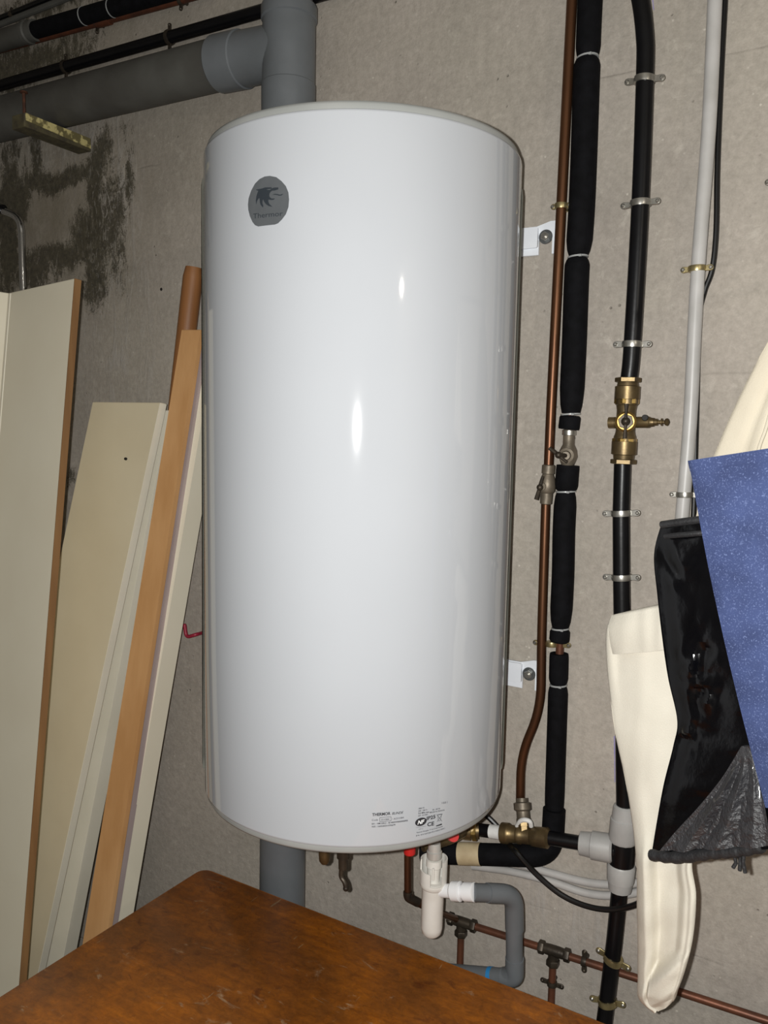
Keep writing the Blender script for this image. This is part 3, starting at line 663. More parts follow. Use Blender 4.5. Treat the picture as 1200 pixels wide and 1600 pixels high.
# little compression nut above the brass tee
a, b = V((0.2226, -0.0340, 1.0592)), V((0.2346, -0.0500, 1.0157))
MB().lathe(a, b, [(0, .0085), (.0, .0115), (.14, .0115), (.18, .0165), (.42, .0165), (.48, .0125), (.72, .0125), (.75, .0135), (1, .0135)], 12).build('compression_nut', 'valve_grey', cu)
MB().tube(curve([V((0.2254, -0.0620, 1.0171)), V((0.2326, -0.0660, 1.0305)), V((0.2417, -0.0680, 1.0361)), V((0.2508, -0.0660, 1.0341)), V((0.2521, -0.0620, 1.0242))], 4), .0042, 10).build('hemp_seal', 'ptfe_white', cu)

# ------------------------------------------------------------------ foam lagged riser
ins = thing('foam_lagged_riser', (0.2788, -0.0240, 1.0041), 'black foam lagged pipe with ties running down right of the copper riser', 'pipe')
DI = .024
MB().tube(curve([V((0.2854, -0.0240, 2.5351)), V((0.2848, -0.0240, 2.4550)), V((0.2865, -0.0240, 2.1978)), V((0.2816, -0.0240, 1.9315)), V((0.2793, -0.0240, 1.7217)), V((0.2803, -0.0240, 1.4825)), V((0.2795, -0.0240, 1.2770)), V((0.2807, -0.0240, 1.0170))], 4), .0075, 12).build('pipe', 'copper_red', ins)
def sleeve(pts, r, r0=.72, r1=.72):
    c = curve(pts, 8); n = len(c); rr = []
    for i in range(n):
        t_ = i / (n - 1); e = min(1, t_ * n / 3.2); f2 = min(1, (1 - t_) * n / 3.2)
        rr.append(r * min(r0 + (1 - r0) * math.sqrt(e), r1 + (1 - r1) * math.sqrt(f2)))
    return MB().tube(c, rr, 20).build('foam_sleeve', 'foam_black', ins)
sleeve([(0.2854, -0.0240, 2.5351), (0.2848, -0.0240, 2.4550), (0.2847, -0.0240, 2.4095), (0.2851, -0.0240, 2.3635)], .0205, .9, .8)
sleeve([(0.2841, -0.0240, 2.3617), (0.2842, -0.0240, 2.3227), (0.2854, -0.0240, 2.1980), (0.2853, -0.0240, 2.1137), (0.2831, -0.0240, 2.0383)], .0222, .78, .7)
sleeve([(0.2821, -0.0240, 2.0363), (0.2816, -0.0240, 1.9965), (0.2824, -0.0240, 1.8878), (0.2818, -0.0240, 1.7709)], .0212, .75, .75)
sleeve([(0.2810, -0.0240, 1.7675), (0.2801, -0.0240, 1.7553), (0.2790, -0.0240, 1.7430)], .0185, .8, .95)
sleeve([(0.2805, -0.0240, 1.6802), (0.2797, -0.0240, 1.6598), (0.2790, -0.0240, 1.6349)], .0202, .98, .8)
sleeve([(0.2785, -0.0240, 1.6326), (0.2780, -0.0240, 1.5629), (0.2797, -0.0240, 1.4825), (0.2790, -0.0240, 1.3880)], .0198, .8, .74)
sleeve([(0.2785, -0.0240, 1.3856), (0.2784, -0.0240, 1.3726), (0.2777, -0.0240, 1.3619)], .0180, .75, .8)
sleeve([(0.2786, -0.0240, 1.3408), (0.2792, -0.0240, 1.3126), (0.2795, -0.0240, 1.2841)], .0172, .95, .8)
sleeve([(0.2796, -0.0240, 1.2818), (0.2800, -0.0240, 1.2353), (0.2810, -0.0240, 1.1270), (0.2817, -0.0240, 1.0516)], .0178, .8, .95)
for c_, rr in (((0.2846, -0.0240, 2.3626), .0178), ((0.2826, -0.0240, 2.0373), .0168), ((0.2814, -0.0240, 1.7692), .0165), ((0.2787, -0.0240, 1.6337), .0168), ((0.2787, -0.0240, 1.3868), .0150), ((0.2796, -0.0240, 1.2830), .0150)):
    d = V((-.0115, 0, .16)).normalized() * .0014
    mb = MB().lathe(V(c_) - d, V(c_) + d, [(0, rr - .001), (0, rr + .0008), (1, rr + .0008), (1, rr - .001)], 20)
    mb.box(V(c_) + V((rr * .5, -rr * .9, 0)), (.005, .004, .004), 0, .0006); mb.build('cable_tie', 'tie_clear', ins)
# elbow and the horizontal run behind the siphon, with a patch of beige tape
low = bend([V((0.2824, -0.0260, 1.0502)), V((0.2826, -0.0300, 0.9609)), V((0.0395, -0.0750, 0.9197))], .042, 10)
MB().tube(low, .0205, 20).build('foam_sleeve', 'foam_black', ins)
MB().tube([lerp(V((0.2826, -0.0300, 0.9609)), V((0.0395, -0.0750, 0.9197)), k) for k in (.535, .6, .66, .705)], .0212, 20).build('tape_patch', 'tape_beige', ins)
clamp(ins, (0.2649, -0.0260, 1.3569), V((-.06, 0, 1)), .0085, 'zinc_yellow', .026)
# valve between the sleeves
a, b = V((0.2807, -0.0260, 1.7430)), V((0.2806, -0.0260, 1.6802))
vb = MB().lathe(a, b, [(0, .0095), (.02, .0118), (.14, .0118), (.16, .0102), (.42, .0102), (.58, .0150), (.76, .0165), (.9, .0135), (1, .0105)], 20)
vb.lathe(V((0.2799, -0.0300, 1.6982)), V((0.2845, -0.0520, 1.6976)), [(0, .0135), (.6, .0130), (.66, .0085), (1, .007)], 18)
vo_ = vb.build('stop_valve', 'valve_grey', ins)
MB().lathe(V((0.2808, -0.0260, 1.7419)), V((0.2808, -0.0260, 1.7324)), [(0, .011), (.1, .0124), (.9, .0124), (1, .011)], 18).build('solder_ring', 'zinc', vo_)
MB().tube([(0.2582, -0.0620, 1.7102), (0.2746, -0.0620, 1.6986), (0.2904, -0.0620, 1.6865)], [.0036, .0032, .0026], 10).ball((0.2753, -0.0640, 1.6986), .006).tube([(0.2839, -0.0500, 1.6976), (0.2758, -0.0640, 1.6987)], .004, 8).build('tap_lever', 'bronze_dark', vo_)

# ------------------------------------------------------------------ black supply pipe
DP = .05
pe = thing('black_supply_pipe', (0.3961, -0.0500, 0.6889), 'glossy black plastic supply pipe with zinc clamps and a brass stop valve', 'pipe')
rP = .0142
MB().tube(curve([V((0.3430, -0.0500, 2.5365)), V((0.3601, -0.0500, 2.4746)), V((0.3746, -0.0500, 2.4231)), V((0.3839, -0.0500, 2.3680)), V((0.3871, -0.0500, 2.3140)), V((0.3898, -0.0500, 2.1081)), V((0.3881, -0.0500, 1.8839)), V((0.3853, -0.0500, 1.8235))], 8), rP, 20).build('pipe', 'pe_black', pe)
MB().tube([V((0.3815, -0.0500, 1.6965)), V((0.3832, -0.0500, 1.6063)), V((0.3889, -0.0500, 1.4979)), V((0.4027, -0.0500, 1.2777)), V((0.4144, -0.0500, 1.0809))], rP, 20).build('pipe', 'pe_black', pe)
lowp = [V((0.4126, -0.0500, 0.9583)), V((0.4078, -0.0500, 0.8503)), V((0.3972, -0.0500, 0.6893))]; lowp.append(V((lowp[-1].x, -.05, 0)))
MB().tube(lowp, rP, 20).build('pipe', 'pe_black', pe)
for c_, tl_, ps in (((0.3868, -0.0500, 2.2995), .09, 1), ((0.3898, -0.0500, 2.1081), 0, 1), ((0.3881, -0.0500, 1.8839), .05, 1), ((0.3833, -0.0500, 1.6041), -.06, 1), ((0.3890, -0.0500, 1.4957), -.06, 1)):
    clamp(pe, c_, V((-.03, 0, 1)), rP, 'zinc', .0165, tl_, .010)
clamp(pe, (0.4072, -0.0500, 0.8154), V((.06, 0, 1)), rP, 'zinc_yellow', .017, .22, .011)
clamp(pe, (0.4009, -0.0500, 0.7334), V((.06, 0, 1)), rP, 'zinc_yellow', .017, -.22, .011)
# brass stop valve
a, b = V((0.3840, -0.0500, 1.8298)), V((0.3828, -0.0500, 1.6869)); kv = 0.001064
L_ = lambda t: lerp(a, b, t)
vm = MB()
vm.hexnut(L_(0), L_(.055), .0212, .3)
vm.lathe(L_(.05), L_(.95), [(0, .0165), (.05, .0175), (.06, .0205), (.22, .0205), (.225, .0185), (.29, .0185), (.30, .0168), (.36, .0155), (.64, .0155), (.68, .0168), (.70, .0180), (.76, .0182), (.765, .0208), (.93, .0208), (.94, .0175), (1, .0165)], 28)
vm.hexnut(L_(.945), L_(1), .0212, .3)
ctr = V((0.3839, -0.0500, 1.7561)); fd = V((.22, -.97, .03)).normalized()
vm.lathe(ctr, ctr + V((-.0285, 0, -.001)), [(0, .0085), (.6, .0085), (.62, .0095), (1, .0095)], 16)
valve = vm.build('stop_valve', 'brass_dull', pe)
for t0_, t1_ in ((.235, .305), (.70, .765)): MB().hexnut(L_(t0_), L_(t1_), .0206, .1).build('hex_flats', 'brass_bright', valve)
MB().lathe(ctr + fd * .010, ctr + fd * .026, [(0, .0158), (.5, .0172), (.8, .0170), (1, .0135)], 28).build('packing_nut', 'brass_ring', valve)
MB().hexnut(ctr + fd * .024, ctr + fd * .031, .0128, .25).lathe(ctr + fd * .031, ctr + fd * .041, [(0, .0075), (.4, .006), (1, .005)], 14).build('gland', 'bronze_dark', valve)
hv = ctr + fd * .042; lz = V((.0, .0, 1))
MB().tube([hv + lz * .028, hv + lz * .013, hv, hv - lz * .013, hv - lz * .028], [.0036, .0024, .0032, .0024, .0036], 10).ball(hv + fd * .001, .0056).build('tap_lever', 'bronze_dark', valve)
a2, b2 = V((0.3985, -0.0500, 1.7563)), V((0.4535, -0.0500, 1.7575))
MB().lathe(a2, b2, [(0, .0085), (.03, .0092), (.42, .0095), (.46, .0078), (.56, .0072), (.57, .0058), (.66, .0058), (.67, .0034), (.76, .0034), (.765, .0062), (.80, .0062), (.805, .0030), (.86, .0030), (.88, .0052), (.93, .0064), (.97, .005), (1, .0012)], 18).build('bleed_screw', 'brass_dull', valve)
MB().lathe(V((0.4164, -0.0580, 1.7636)), V((0.4176, -0.0660, 1.7640)), [(0, .0052), (.9, .005), (1, .0044)], 14).build('bleed_outlet', 'dark_gap', valve)
# grey compression tee
t0, t1 = V((0.4140, -0.0500, 1.1004)), V((0.4127, -0.0500, 0.9442)); T_ = lambda t: lerp(t0, t1, t)
MB().lathe(T_(.36), T_(.76), [(0, .0205), (.05, .0215), (.95, .0215), (1, .0205)], 24).build('tee_body', 'pe_black', pe)
for (p0, p1) in ((0.0, .42), (1.0, .68)):
    MB().lathe(T_(p0), T_(p1), [(0, .0165), (.04, .0195), (.36, .0215), (.38, .0232), (.93, .0246), (1, .0225)], 14).build('compression_nut', 'pvc_light', pe)
c0, c1 = V((0.3400, -0.0580, 1.0152)), V((0.3981, -0.0520, 1.0182))
MB().lathe(c0, c1, [(0, .0165), (.03, .0205), (.36, .0222), (.38, .0248), (.94, .0252), (1, .022)], 14).build('compression_nut', 'pvc_light', pe)
MB().lathe(c1, T_(.55), [(0, .018), (1, .018)], 20).build('tee_branch', 'pe_black', pe)

# brass line from the tee to the heater
bx_ = thing('brass_inlet_line', (0.2409, -0.0620, 0.9980), 'brass tee and unions feeding the heater from the black supply pipe', 'pipe fitting')
MB().tube([V((0.2769, -0.0620, 1.0103)), V((0.3480, -0.0580, 1.0162))], .0128, 18).build('feed_pipe', 'pe_black', bx_)
a, b = V((0.1948, -0.0620, 0.9965)), V((0.2876, -0.0620, 1.0109))
MB().lathe(a, b, [(0, .0135), (.02, .0188), (.16, .0188), (.2, .0160), (.34, .0150), (.36, .0165), (.42, .0165), (.45, .0150), (.62, .0150), (.65, .0170), (.78, .0178), (.96, .0185), (1, .0135)], 22).build('brass_tee', 'brass_dull', bx_)
MB().lathe(V((0.2408, -0.0620, 1.0029)), V((0.2351, -0.0540, 1.0249)), [(0, .013), (.7, .013), (.72, .0148), (1, .0148)], 8).build('tee_outlet', 'brass_dull', bx_)
MB().tube([V((0.1733, -0.0620, 0.9932)), V((0.1974, -0.0620, 0.9966))], .0128, 18).build('thread_seal', 'ptfe_white', bx_)
MB().tube([V((0.1449, -0.0620, 0.9893)), V((0.1745, -0.0620, 0.9935))], .0122, 18).build('black_nipple', 'pe_black', bx_)
a, b = V((0.0972, -0.0850, 0.9863)), V((0.1501, -0.0620, 0.9888))
MB().lathe(a, b, [(0, .012), (.35, .0125), (.5, .0175), (.72, .0185), (.74, .0160), (1, .0155)], 22).build('union', 'brass_dull', bx_)
MB().hexnut(V((0.1384, -0.0650, 0.9876)), V((0.1479, -0.0630, 0.9887)), .0195).build('union_nut', 'brass_bright', bx_)

# ------------------------------------------------------------------ grey conduit, cables
cn = thing('grey_conduit', (0.4782, -0.0300, 1.6005), 'pale grey plastic conduit running vertically above the bags', 'conduit')
cpts = [V((0.4833, -0.0300, 2.4907)), V((0.4834, -0.0300, 2.4070)), V((0.4851, -0.0300, 2.2167)), V((0.4811, -0.0300, 2.0214)), V((0.4808, -0.0300, 1.9010)), V((0.4817, -0.0300, 1.7577)), V((0.4775, -0.0300, 1.5951)), V((0.4725, -0.0300, 1.4389)), V((0.4693, -0.0300, 1.2621))]
MB().tube(curve(cpts, 4), .0112, 16).build('tube', 'conduit', cn)
clamp(cn, (0.4792, -0.0300, 2.0016), V((-.03, 0, 1)), .0112, 'zinc_yellow', .013, 0, .009)
clamp(cn, (0.4801, -0.0300, 1.6397), V((-.03, 0, 1)), .0112, 'zinc', .012, 0, .009)
MB().tube([(0.4693, -0.0178, 1.7263), (0.4720, -0.0178, 1.7326), (0.4738, -0.0178, 1.7264), (0.4767, -0.0178, 1.7390)], .0007, 6).build('pen_mark', 'pen', cn)
cb = [V((0.4956, -0.0200, 2.4925)), V((0.4967, -0.0200, 2.4083)), V((0.4971, -0.0200, 2.3043)), V((0.4996, -0.0200, 2.1594)), V((0.5033, -0.0200, 2.0609)), V((0.5005, -0.0180, 2.0020)), V((0.4899, -0.0120, 1.9686)), V((0.4823, -0.0100, 1.9236)), V((0.4858, -0.0100, 1.8413)), V((0.4899, -0.0120, 1.7163)), V((0.4927, -0.0120, 1.6107)), V((0.4924, -0.0120, 1.5033))]
tag(MB().tube(curve(cb, 6), .0044, 10).build('black_cable', 'cable_black'), 'black cable running beside the pale conduit and slipping behind it', 'cable')
cb = [V((0.1178, -0.0300, 1.0213)), V((0.1570, -0.0300, 1.0019)), V((0.1854, -0.0340, 0.9831)), V((0.2161, -0.0700, 0.9812)), V((0.2388, -0.0940, 0.9838)), V((0.2754, -0.0850, 0.9481)), V((0.3219, -0.0800, 0.9215)), V((0.3735, -0.0800, 0.9166)), V((0.4203, -0.0800, 0.9293)), V((0.4636, -0.0800, 0.9603)), V((0.4991, -0.0600, 1.0008)), V((0.5118, -0.0300, 1.0471))]
tag(MB().tube(curve(cb, 7), .0050, 10).build('black_cable', 'cable_black'), 'black cable looping low from the heater past the brass tee', 'cable')
for lab, pts in (('upper of two grey flexible conduits sagging under the lagged pipe', [V((0.1280, -0.0140, 0.9092)), V((0.2007, -0.0140, 0.9185)), V((0.2766, -0.0140, 0.9193)), V((0.3429, -0.0140, 0.9218)), V((0.3947, -0.0140, 0.9328)), V((0.4495, -0.0140, 0.9566)), V((0.5010, -0.0140, 1.0024))]),
                 ('lower of two grey flexible conduits sagging under the lagged pipe', [V((0.1176, -0.0100, 0.8845)), V((0.1999, -0.0100, 0.8971)), V((0.2763, -0.0110, 0.9014)), V((0.3430, -0.0110, 0.8994)), V((0.3950, -0.0110, 0.9108)), V((0.4498, -0.0110, 0.9386)), V((0.5015, -0.0110, 0.9825))])):
    tag(MB().tube(curve(pts, 8), .0074, 12).build('grey_flexible_conduit', 'conduit'), lab, 'conduit')

# ------------------------------------------------------------------ siphon and its drain
DS = .20
sp = thing('siphon', (0.1236, -0.2000, 0.8484), 'white plastic siphon cup hanging under the heater', 'siphon')
ks = 0.001129
a, b = V((0.1245, -0.2000, 0.9488)), V((0.1236, -0.2000, 0.8484))
MB().lathe(a, b, [(0, .0200), (.04, .0208), (.10, .0208), (.14, .0196), (.85, .0190), (.95, .0172), (1, .0125)], 28).build('cup', 'siphon_white', sp)
def cut_ring(A, B, r, th, keep):
    """tube wall with openings: keep = list of (angle0, angle1, t_top) in degrees"""
    A = V(A); B = V(B); ax = (B - A).normalized(); x = V((0, -1, 0)); x = (x - ax * x.dot(ax)).normalized(); y = ax.cross(x); mb = MB()
    for a0, a1, tt in keep:
        n = max(2, int((a1 - a0) / 12)); vs = []
        for k in range(n + 1):
            q = math.radians(a0 + (a1 - a0) * k / n)
            for rr, t_ in ((r, tt), (r, 1), (r - th, 1), (r - th, tt)):
                vs.append(A + (B - A) * t_ + (x * math.cos(q) + y * math.sin(q)) * rr)
        fs = [(k * 4 + j, k * 4 + (j + 1) % 4, (k + 1) * 4 + (j + 1) % 4, (k + 1) * 4 + j) for k in range(n) for j in range(4)] + [(3, 2, 1, 0), (n * 4, n * 4 + 1, n * 4 + 2, n * 4 + 3)]
        mb.add(vs, fs)
    return mb
cut_ring((0.1251, -0.2000, 0.9927), (0.1246, -0.2000, 0.9453), .0238, .0024, [(55, 125, .08), (-12, 55, .46), (-68, -12, .93), (-165, -68, .02), (125, 195, .10)]).build('funnel', 'siphon_white', sp)
MB().lathe(V((0.1245, -0.2000, 0.9476)), V((0.1242, -0.2000, 0.9369)), [(0, .0238), (.5, .0238), (.9, .0208), (1, .0200)], 28).build('collar', 'siphon_white', sp)
MB().lathe(V((0.1252, -0.2000, 0.9892)), V((0.1245, -0.2000, 0.9465)), [(0, .0140), (.3, .0140), (.34, .0122), (.4, .0120), (1, .0105)], 18).build('inner_spout', 'siphon_white', sp)
MB().tube([V((0.1341, -0.2215, 0.9843)), V((0.1341, -0.2215, 0.9634))], .0019, 8).build('clip', 'siphon_white', sp)
MB().lathe(V((0.1249, -0.2000, 1.0196)), V((0.1252, -0.2000, 0.9880)), [(0, .0105), (.15, .0112), (.45, .0115), (.5, .0135), (.85, .0135), (.95, .011), (1, .0095)], 12).build('metal_spigot', 'spigot_metal', sp)
MB().lathe(V((0.1324, -0.2000, 0.9335)), V((0.2037, -0.2000, 0.9521)), [(0, .0105), (.12, .0115), (.36, .0120), (.42, .0165), (.62, .0168), (.65, .0120), (.72, .0118), (.74, .0158), (.98, .0158), (1, .0135)], 20).build('union', 'union_white', sp)
dr = thing('grey_drain_pipe', (0.2762, -0.1900, 0.8027), 'grey plastic waste pipe bending down from the white siphon', 'drain pipe')
pts = bend([V((0.1990, -0.2000, 0.9506)), V((0.2503, -0.1350, 0.9305)), V((0.2520, -0.1200, 0.7654)), V((0.1217, -0.1200, 0.7288))], .032, 10)
MB().tube(pts, .0150, 22).build('waste_pipe', 'pvc_grey', dr)
q = bend([lerp((0.1990, -0.2000, 0.9506), (0.2503, -0.1350, 0.9305), .35), V((0.2503, -0.1350, 0.9305)), V((0.2517, -0.1287, 0.8622))], .032, 10)
MB().tube(q, .0166, 22).build('elbow', 'pvc_grey', dr)
q = bend([V((0.2519, -0.1235, 0.8051)), V((0.2520, -0.1200, 0.7654)), V((0.2303, -0.1200, 0.7594))], .016, 8)
MB().tube(q, .0166, 22).build('elbow', 'pvc_grey', dr)
q0, q1 = V((0.2107, -0.1200, 0.7539)), V((0.2033, -0.1200, 0.7518)); MB().tube([q0, q1], .0155, 20).build('blue_band', 'blue_band', dr)
# red collars of the safety group
sg = thing('safety_group', (0.1197, -0.1600, 1.0005), 'small metal safety group with red caps under the heater rim', 'valve')
MB().tube(bend([V((0.0964, -0.1900, 1.0001)), V((0.1276, -0.1500, 1.0031)), V((0.1328, -0.1000, 0.9974))], .02), .0105, 16).build('body', 'brass_dull', sg)
MB().lathe(V((0.1505, -0.1900, 1.0375)), V((0.1666, -0.2120, 1.0468)), [(0, .0105), (.8, .0105), (1, .009)], 16).build('red_cap', 'red_plastic', sg)
MB().lathe(V((0.0810, -0.2100, 1.0095)), V((0.0815, -0.2100, 0.9901)), [(0, .011), (.9, .0105), (1, .009)], 16).build('red_collar', 'red_plastic', sg)
# copper tail behind the siphon
cp = thing('copper_tail', (0.0689, -0.1500, 0.8639), 'thin copper tail bending behind the white siphon', 'pipe')
MB().tube(bend([V((0.0666, -0.1900, 1.0038)), V((0.0694, -0.1900, 0.8956)), V((0.0863, -0.1500, 0.8619)), V((0.0942, -0.0300, 0.7769))], .018), .0065, 14).build('pipe', 'copper_brown', cp)
MB().tube(bend([V((0.0691, -0.1900, 0.9065)), V((0.0694, -0.1900, 0.8956)), V((0.0790, -0.1700, 0.8786))], .012), .0080, 14).build('elbow', 'bronze_dark', cp)

# ------------------------------------------------------------------ copper branch low on the wall
lo_ = thing('copper_branch', (0.2915, -0.0220, 0.7718), 'low copper branch with bronze tees descending to the right under the heater', 'pipe')
h0, h1, h2, h3 = V((0.0823, -0.0220, 0.7687)), V((0.2852, -0.0220, 0.7734)), V((0.4492, -0.0220, 0.7768)), V((0.6698, -0.0220, 0.7802))
MB().tube([h0, h1, h2, h3, h3 + (h3 - h2) * 1.5], .0070, 14).build('pipe', 'copper_red', lo_)
for A_, nm in ((V((0.1046, -0.0220, 0.7693)), 0), (V((0.2926, -0.0220, 0.7748)), 1)):
    d = (h3 - h0).normalized(); mb = MB()
    mb.hexnut(A_ - d * .030, A_ - d * .019, .0125).lathe(A_ - d * .02, A_ + d * .02, [(0, .0095), (.3, .0105), (.7, .0105), (1, .0095)], 16).hexnut(A_ + d * .019, A_ + d * .030, .0125)
    tw = A_ + V((-.002, 0, -.0)); dn = V((0.01, 0, -1)).normalized()
    mb.lathe(tw, tw + dn * .018, [(0, .0095), (1, .0095)], 16).hexnut(tw + dn * .017, tw + dn * .029, .0128)
    mb.build('tee', 'bronze_dark', lo_)
    f2 = tw + dn * .028
    MB().tube([f2, V((f2.x, f2.y, .3)), V((f2.x, f2.y, 0.0))], .0068, 14).build('drop_pipe', 'copper_red', lo_)
    if nm: clamp(lo_, V((f2.x, f2.y, (0.2928, -0.0220, 0.7099)[2])), V((0, 0, 1)), .0068, 'bronze_dark', .015)
clamp(lo_, (0.3494, -0.0220, 0.7748), h3 - h1, .0070, 'bronze_dark', .014)

# ------------------------------------------------------------------ bags hanging on the right
def shell_bag(rows, ncol=28, sub=7, bulge=.02, thick=.02, wr=.006, ws=14, seed=0, crumple=0, stretch=(1, 1, .5), fold=None):
    """cloth shell: rows = (left point, right point); a front and a back skin with wrinkles"""
    Lc = curve([r[0] for r in rows], sub); Rc = curve([r[1] for r in rows], sub); n = len(Lc); m = ncol + 1
    F, B = [], []
    for i in range(n):
        for j in range(m):
            s = j / ncol; p = lerp(Lc[i], Rc[i], s); e = math.sin(math.pi * s) ** .6 if 0 < s < 1 else 0
            g = V((p.x * stretch[0], seed * 3.1, p.z * stretch[2])) * ws
            k = noise.noise(g) + .5 * noise.noise(g * 2.1)
            if crumple:
                k += crumple * ((1 - abs(noise.noise(g * .9 + V((9, 0, 4))))) ** 3 * 1.6 - abs(noise.noise(g * 1.9 + V((1, 5, 2)))) * 1.4)
            if fold: k += fold(s, i / (n - 1))
            q = V((noise.noise(g + V((50, 0, 0))) * wr * .4 * e, 0, 0))
            F.append(p + q + V((0, -bulge * e - wr * k * (.25 + .75 * e), 0)))
            B.append(p + q + V((0, thick * e + wr * .3 * k * e, 0)))
    mb = MB(); vs = F + B; N_ = n * m; fs = []
    for i in range(n - 1):
        for j in range(ncol):
            a = i * m + j; fs.append((a, a + 1, a + m + 1, a + m)); fs.append((N_ + a, N_ + a + m, N_ + a + m + 1, N_ + a + 1))
    for i in range(n - 1):
        for j in (0, ncol):
            a = i * m + j; fs.append((a, a + m, N_ + a + m, N_ + a) if j else (a, N_ + a, N_ + a + m, a + m))
    for i in (0, n - 1):
        for j in range(ncol):
            a = i * m + j; fs.append((a, N_ + a, N_ + a + 1, a + 1) if i else (a, a + 1, N_ + a + 1, N_ + a))
    mb.add(vs, fs); mb.F = F; mb.m = m; return mb
def sm(x, a, b):
    t_ = max(0, min(1, (x - a) / (b - a))); return t_ * t_ * (3 - 2 * t_)
def tri(x): return abs((x % 2) - 1) * 2 - 1
def creases(x, z, seed, n=5, f=22):
    """sum of triangle waves in random directions: flat facets meeting in sharp creases"""
    r = random.Random(seed); t_ = 0
    for i in range(n):
        a_ = r.uniform(0, math.pi); q_ = f * r.uniform(.6, 1.9); t_ += tri((x * math.cos(a_) + z * math.sin(a_)) * q_ + r.uniform(0, 2)) * (f / q_)
    return t_ / n
PEG = V((0.6977, -0.0200, 2.0048))
pg = thing('coat_peg', PEG, 'metal peg rail arm jutting from the wall above the bags', 'hook')
MB().tube([PEG + V((0, .019, 0)), PEG + V((0, -.2, 0)), PEG + V((0, -.46, 0)), PEG + V((0, -.485, .03))], .007, 12).build('arm', 'zinc', pg)
MB().lathe(PEG + V((0, .0195, 0)), PEG + V((0, .013, 0)), [(0, .03), (1, .028)], 20).build('rose', 'zinc', pg)
# upper cream tote
t = thing('cream_tote_bag', (0.6242, -0.2600, 1.6384), 'cream cotton tote bag at the right edge above the denim bag', 'bag')
rows = [((0.6715, -0.2600, 1.9384), (0.7132, -0.2600, 1.9353)), ((0.6358, -0.2600, 1.9013), (0.7421, -0.2600, 1.9029)), ((0.6102, -0.2600, 1.8572), (0.7590, -0.2600, 1.8490)), ((0.5866, -0.2600, 1.8033), (0.7699, -0.2600, 1.7878)), ((0.5635, -0.2600, 1.7409), (0.7774, -0.2600, 1.7264)), ((0.5458, -0.2600, 1.6811), (0.7818, -0.2600, 1.6645)), ((0.5343, -0.2600, 1.6218), (0.7856, -0.2600, 1.6100))]
shell_bag(rows, 44, 9, .012, .02, .006, 13, 2, fold=lambda s, t_: (1.6 * sm(s, .16, .21) - 1.0 * sm(s, .10, .16)) * sm(t_, .1, .3)).build('body', 'canvas_cream', t, 80)
MB().tube(curve([V((0.6218, -0.2820, 1.7711)), V((0.6167, -0.2830, 1.7450)), V((0.6106, -0.2830, 1.7220)), V((0.6065, -0.2830, 1.6888))], 6), .0022, 8).build('seam', 'canvas_cream', t)
MB().tube(curve([V((0.6826, -0.2700, 1.9328)), PEG + V((0, -.25, .012)), V((0.7064, -0.2500, 1.9344))], 8), .006, 8).build('strap', 'canvas_cream', t)
# lower white cotton bag
t = thing('white_cotton_bag', (0.5241, -0.2900, 0.9276), 'long limp white cotton bag hanging lowest beneath the black bag', 'bag')
rows = [((0.4229, -0.2400, 1.4698), (0.5936, -0.2800, 1.5341)), ((0.4165, -0.2400, 1.4467), (0.5958, -0.2800, 1.4974)), ((0.4185, -0.2400, 1.4034), (0.5974, -0.2800, 1.4413)), ((0.4281, -0.2500, 1.3542), (0.5946, -0.2800, 1.3794)), ((0.4418, -0.2600, 1.2969), (0.5907, -0.2800, 1.3075)), ((0.4588, -0.2650, 1.2395), (0.5874, -0.2900, 1.2476)), ((0.4751, -0.2700, 1.1731), (0.5795, -0.3000, 1.1956)), ((0.4851, -0.2800, 1.1272), (0.5640, -0.3100, 1.1640)), ((0.4890, -0.2800, 1.0654), (0.5728, -0.3200, 1.1216)), ((0.4928, -0.2800, 1.0080), (0.5720, -0.3200, 1.0622)), ((0.4952, -0.2800, 0.9596), (0.5647, -0.3200, 1.0136)), ((0.4987, -0.2800, 0.9253), (0.5557, -0.3100, 0.9762)), ((0.5191, -0.2800, 0.9144), (0.5530, -0.3000, 0.9614))]
def wfold(s, t_):
    k = .8 * (1 - sm(s, .05, .10)) * (1 - sm(t_, .15, .3))
    low = sm(t_, .42, .58)
    k += low * (1.5 * (1 - sm(s, .20, .36)) - 1.5 * sm(s, .30, .42) * (1 - sm(s, .70, .86)) * (1 - sm(t_ + .12 * s, .86, .88)))
    k += 1.3 * sm(t_ + .10 * s, .865, .885) * sm(s, .28, .34) + .9 * sm(s, .88, .95) * low
    k += .6 * creases(s * .1, t_ * .6, 17, 5, 30) * sm(t_, .45, .6) - .25 * math.exp(-((s - .45) / .2) ** 2) * sm(t_, .12, .3)
    return k
shell_bag(rows, 56, 10, .014, .02, .0095, 15, 5, stretch=(1.3, 1, .45), fold=wfold).build('body', 'canvas_white', t, 80)
rows = [((0.4246, -0.2470, 1.4723), (0.5639, -0.2920, 1.5275)), ((0.4211, -0.2520, 1.4546), (0.5655, -0.2960, 1.5094)), ((0.4244, -0.2540, 1.4364), (0.5673, -0.2970, 1.4796)), ((0.4295, -0.2520, 1.4157), (0.5681, -0.2960, 1.4630))]
shell_bag(rows, 40, 6, .0125, .004, .0045, 22, 11, stretch=(1.6, 1, .25)).build('hem', 'canvas_white', t, 80)
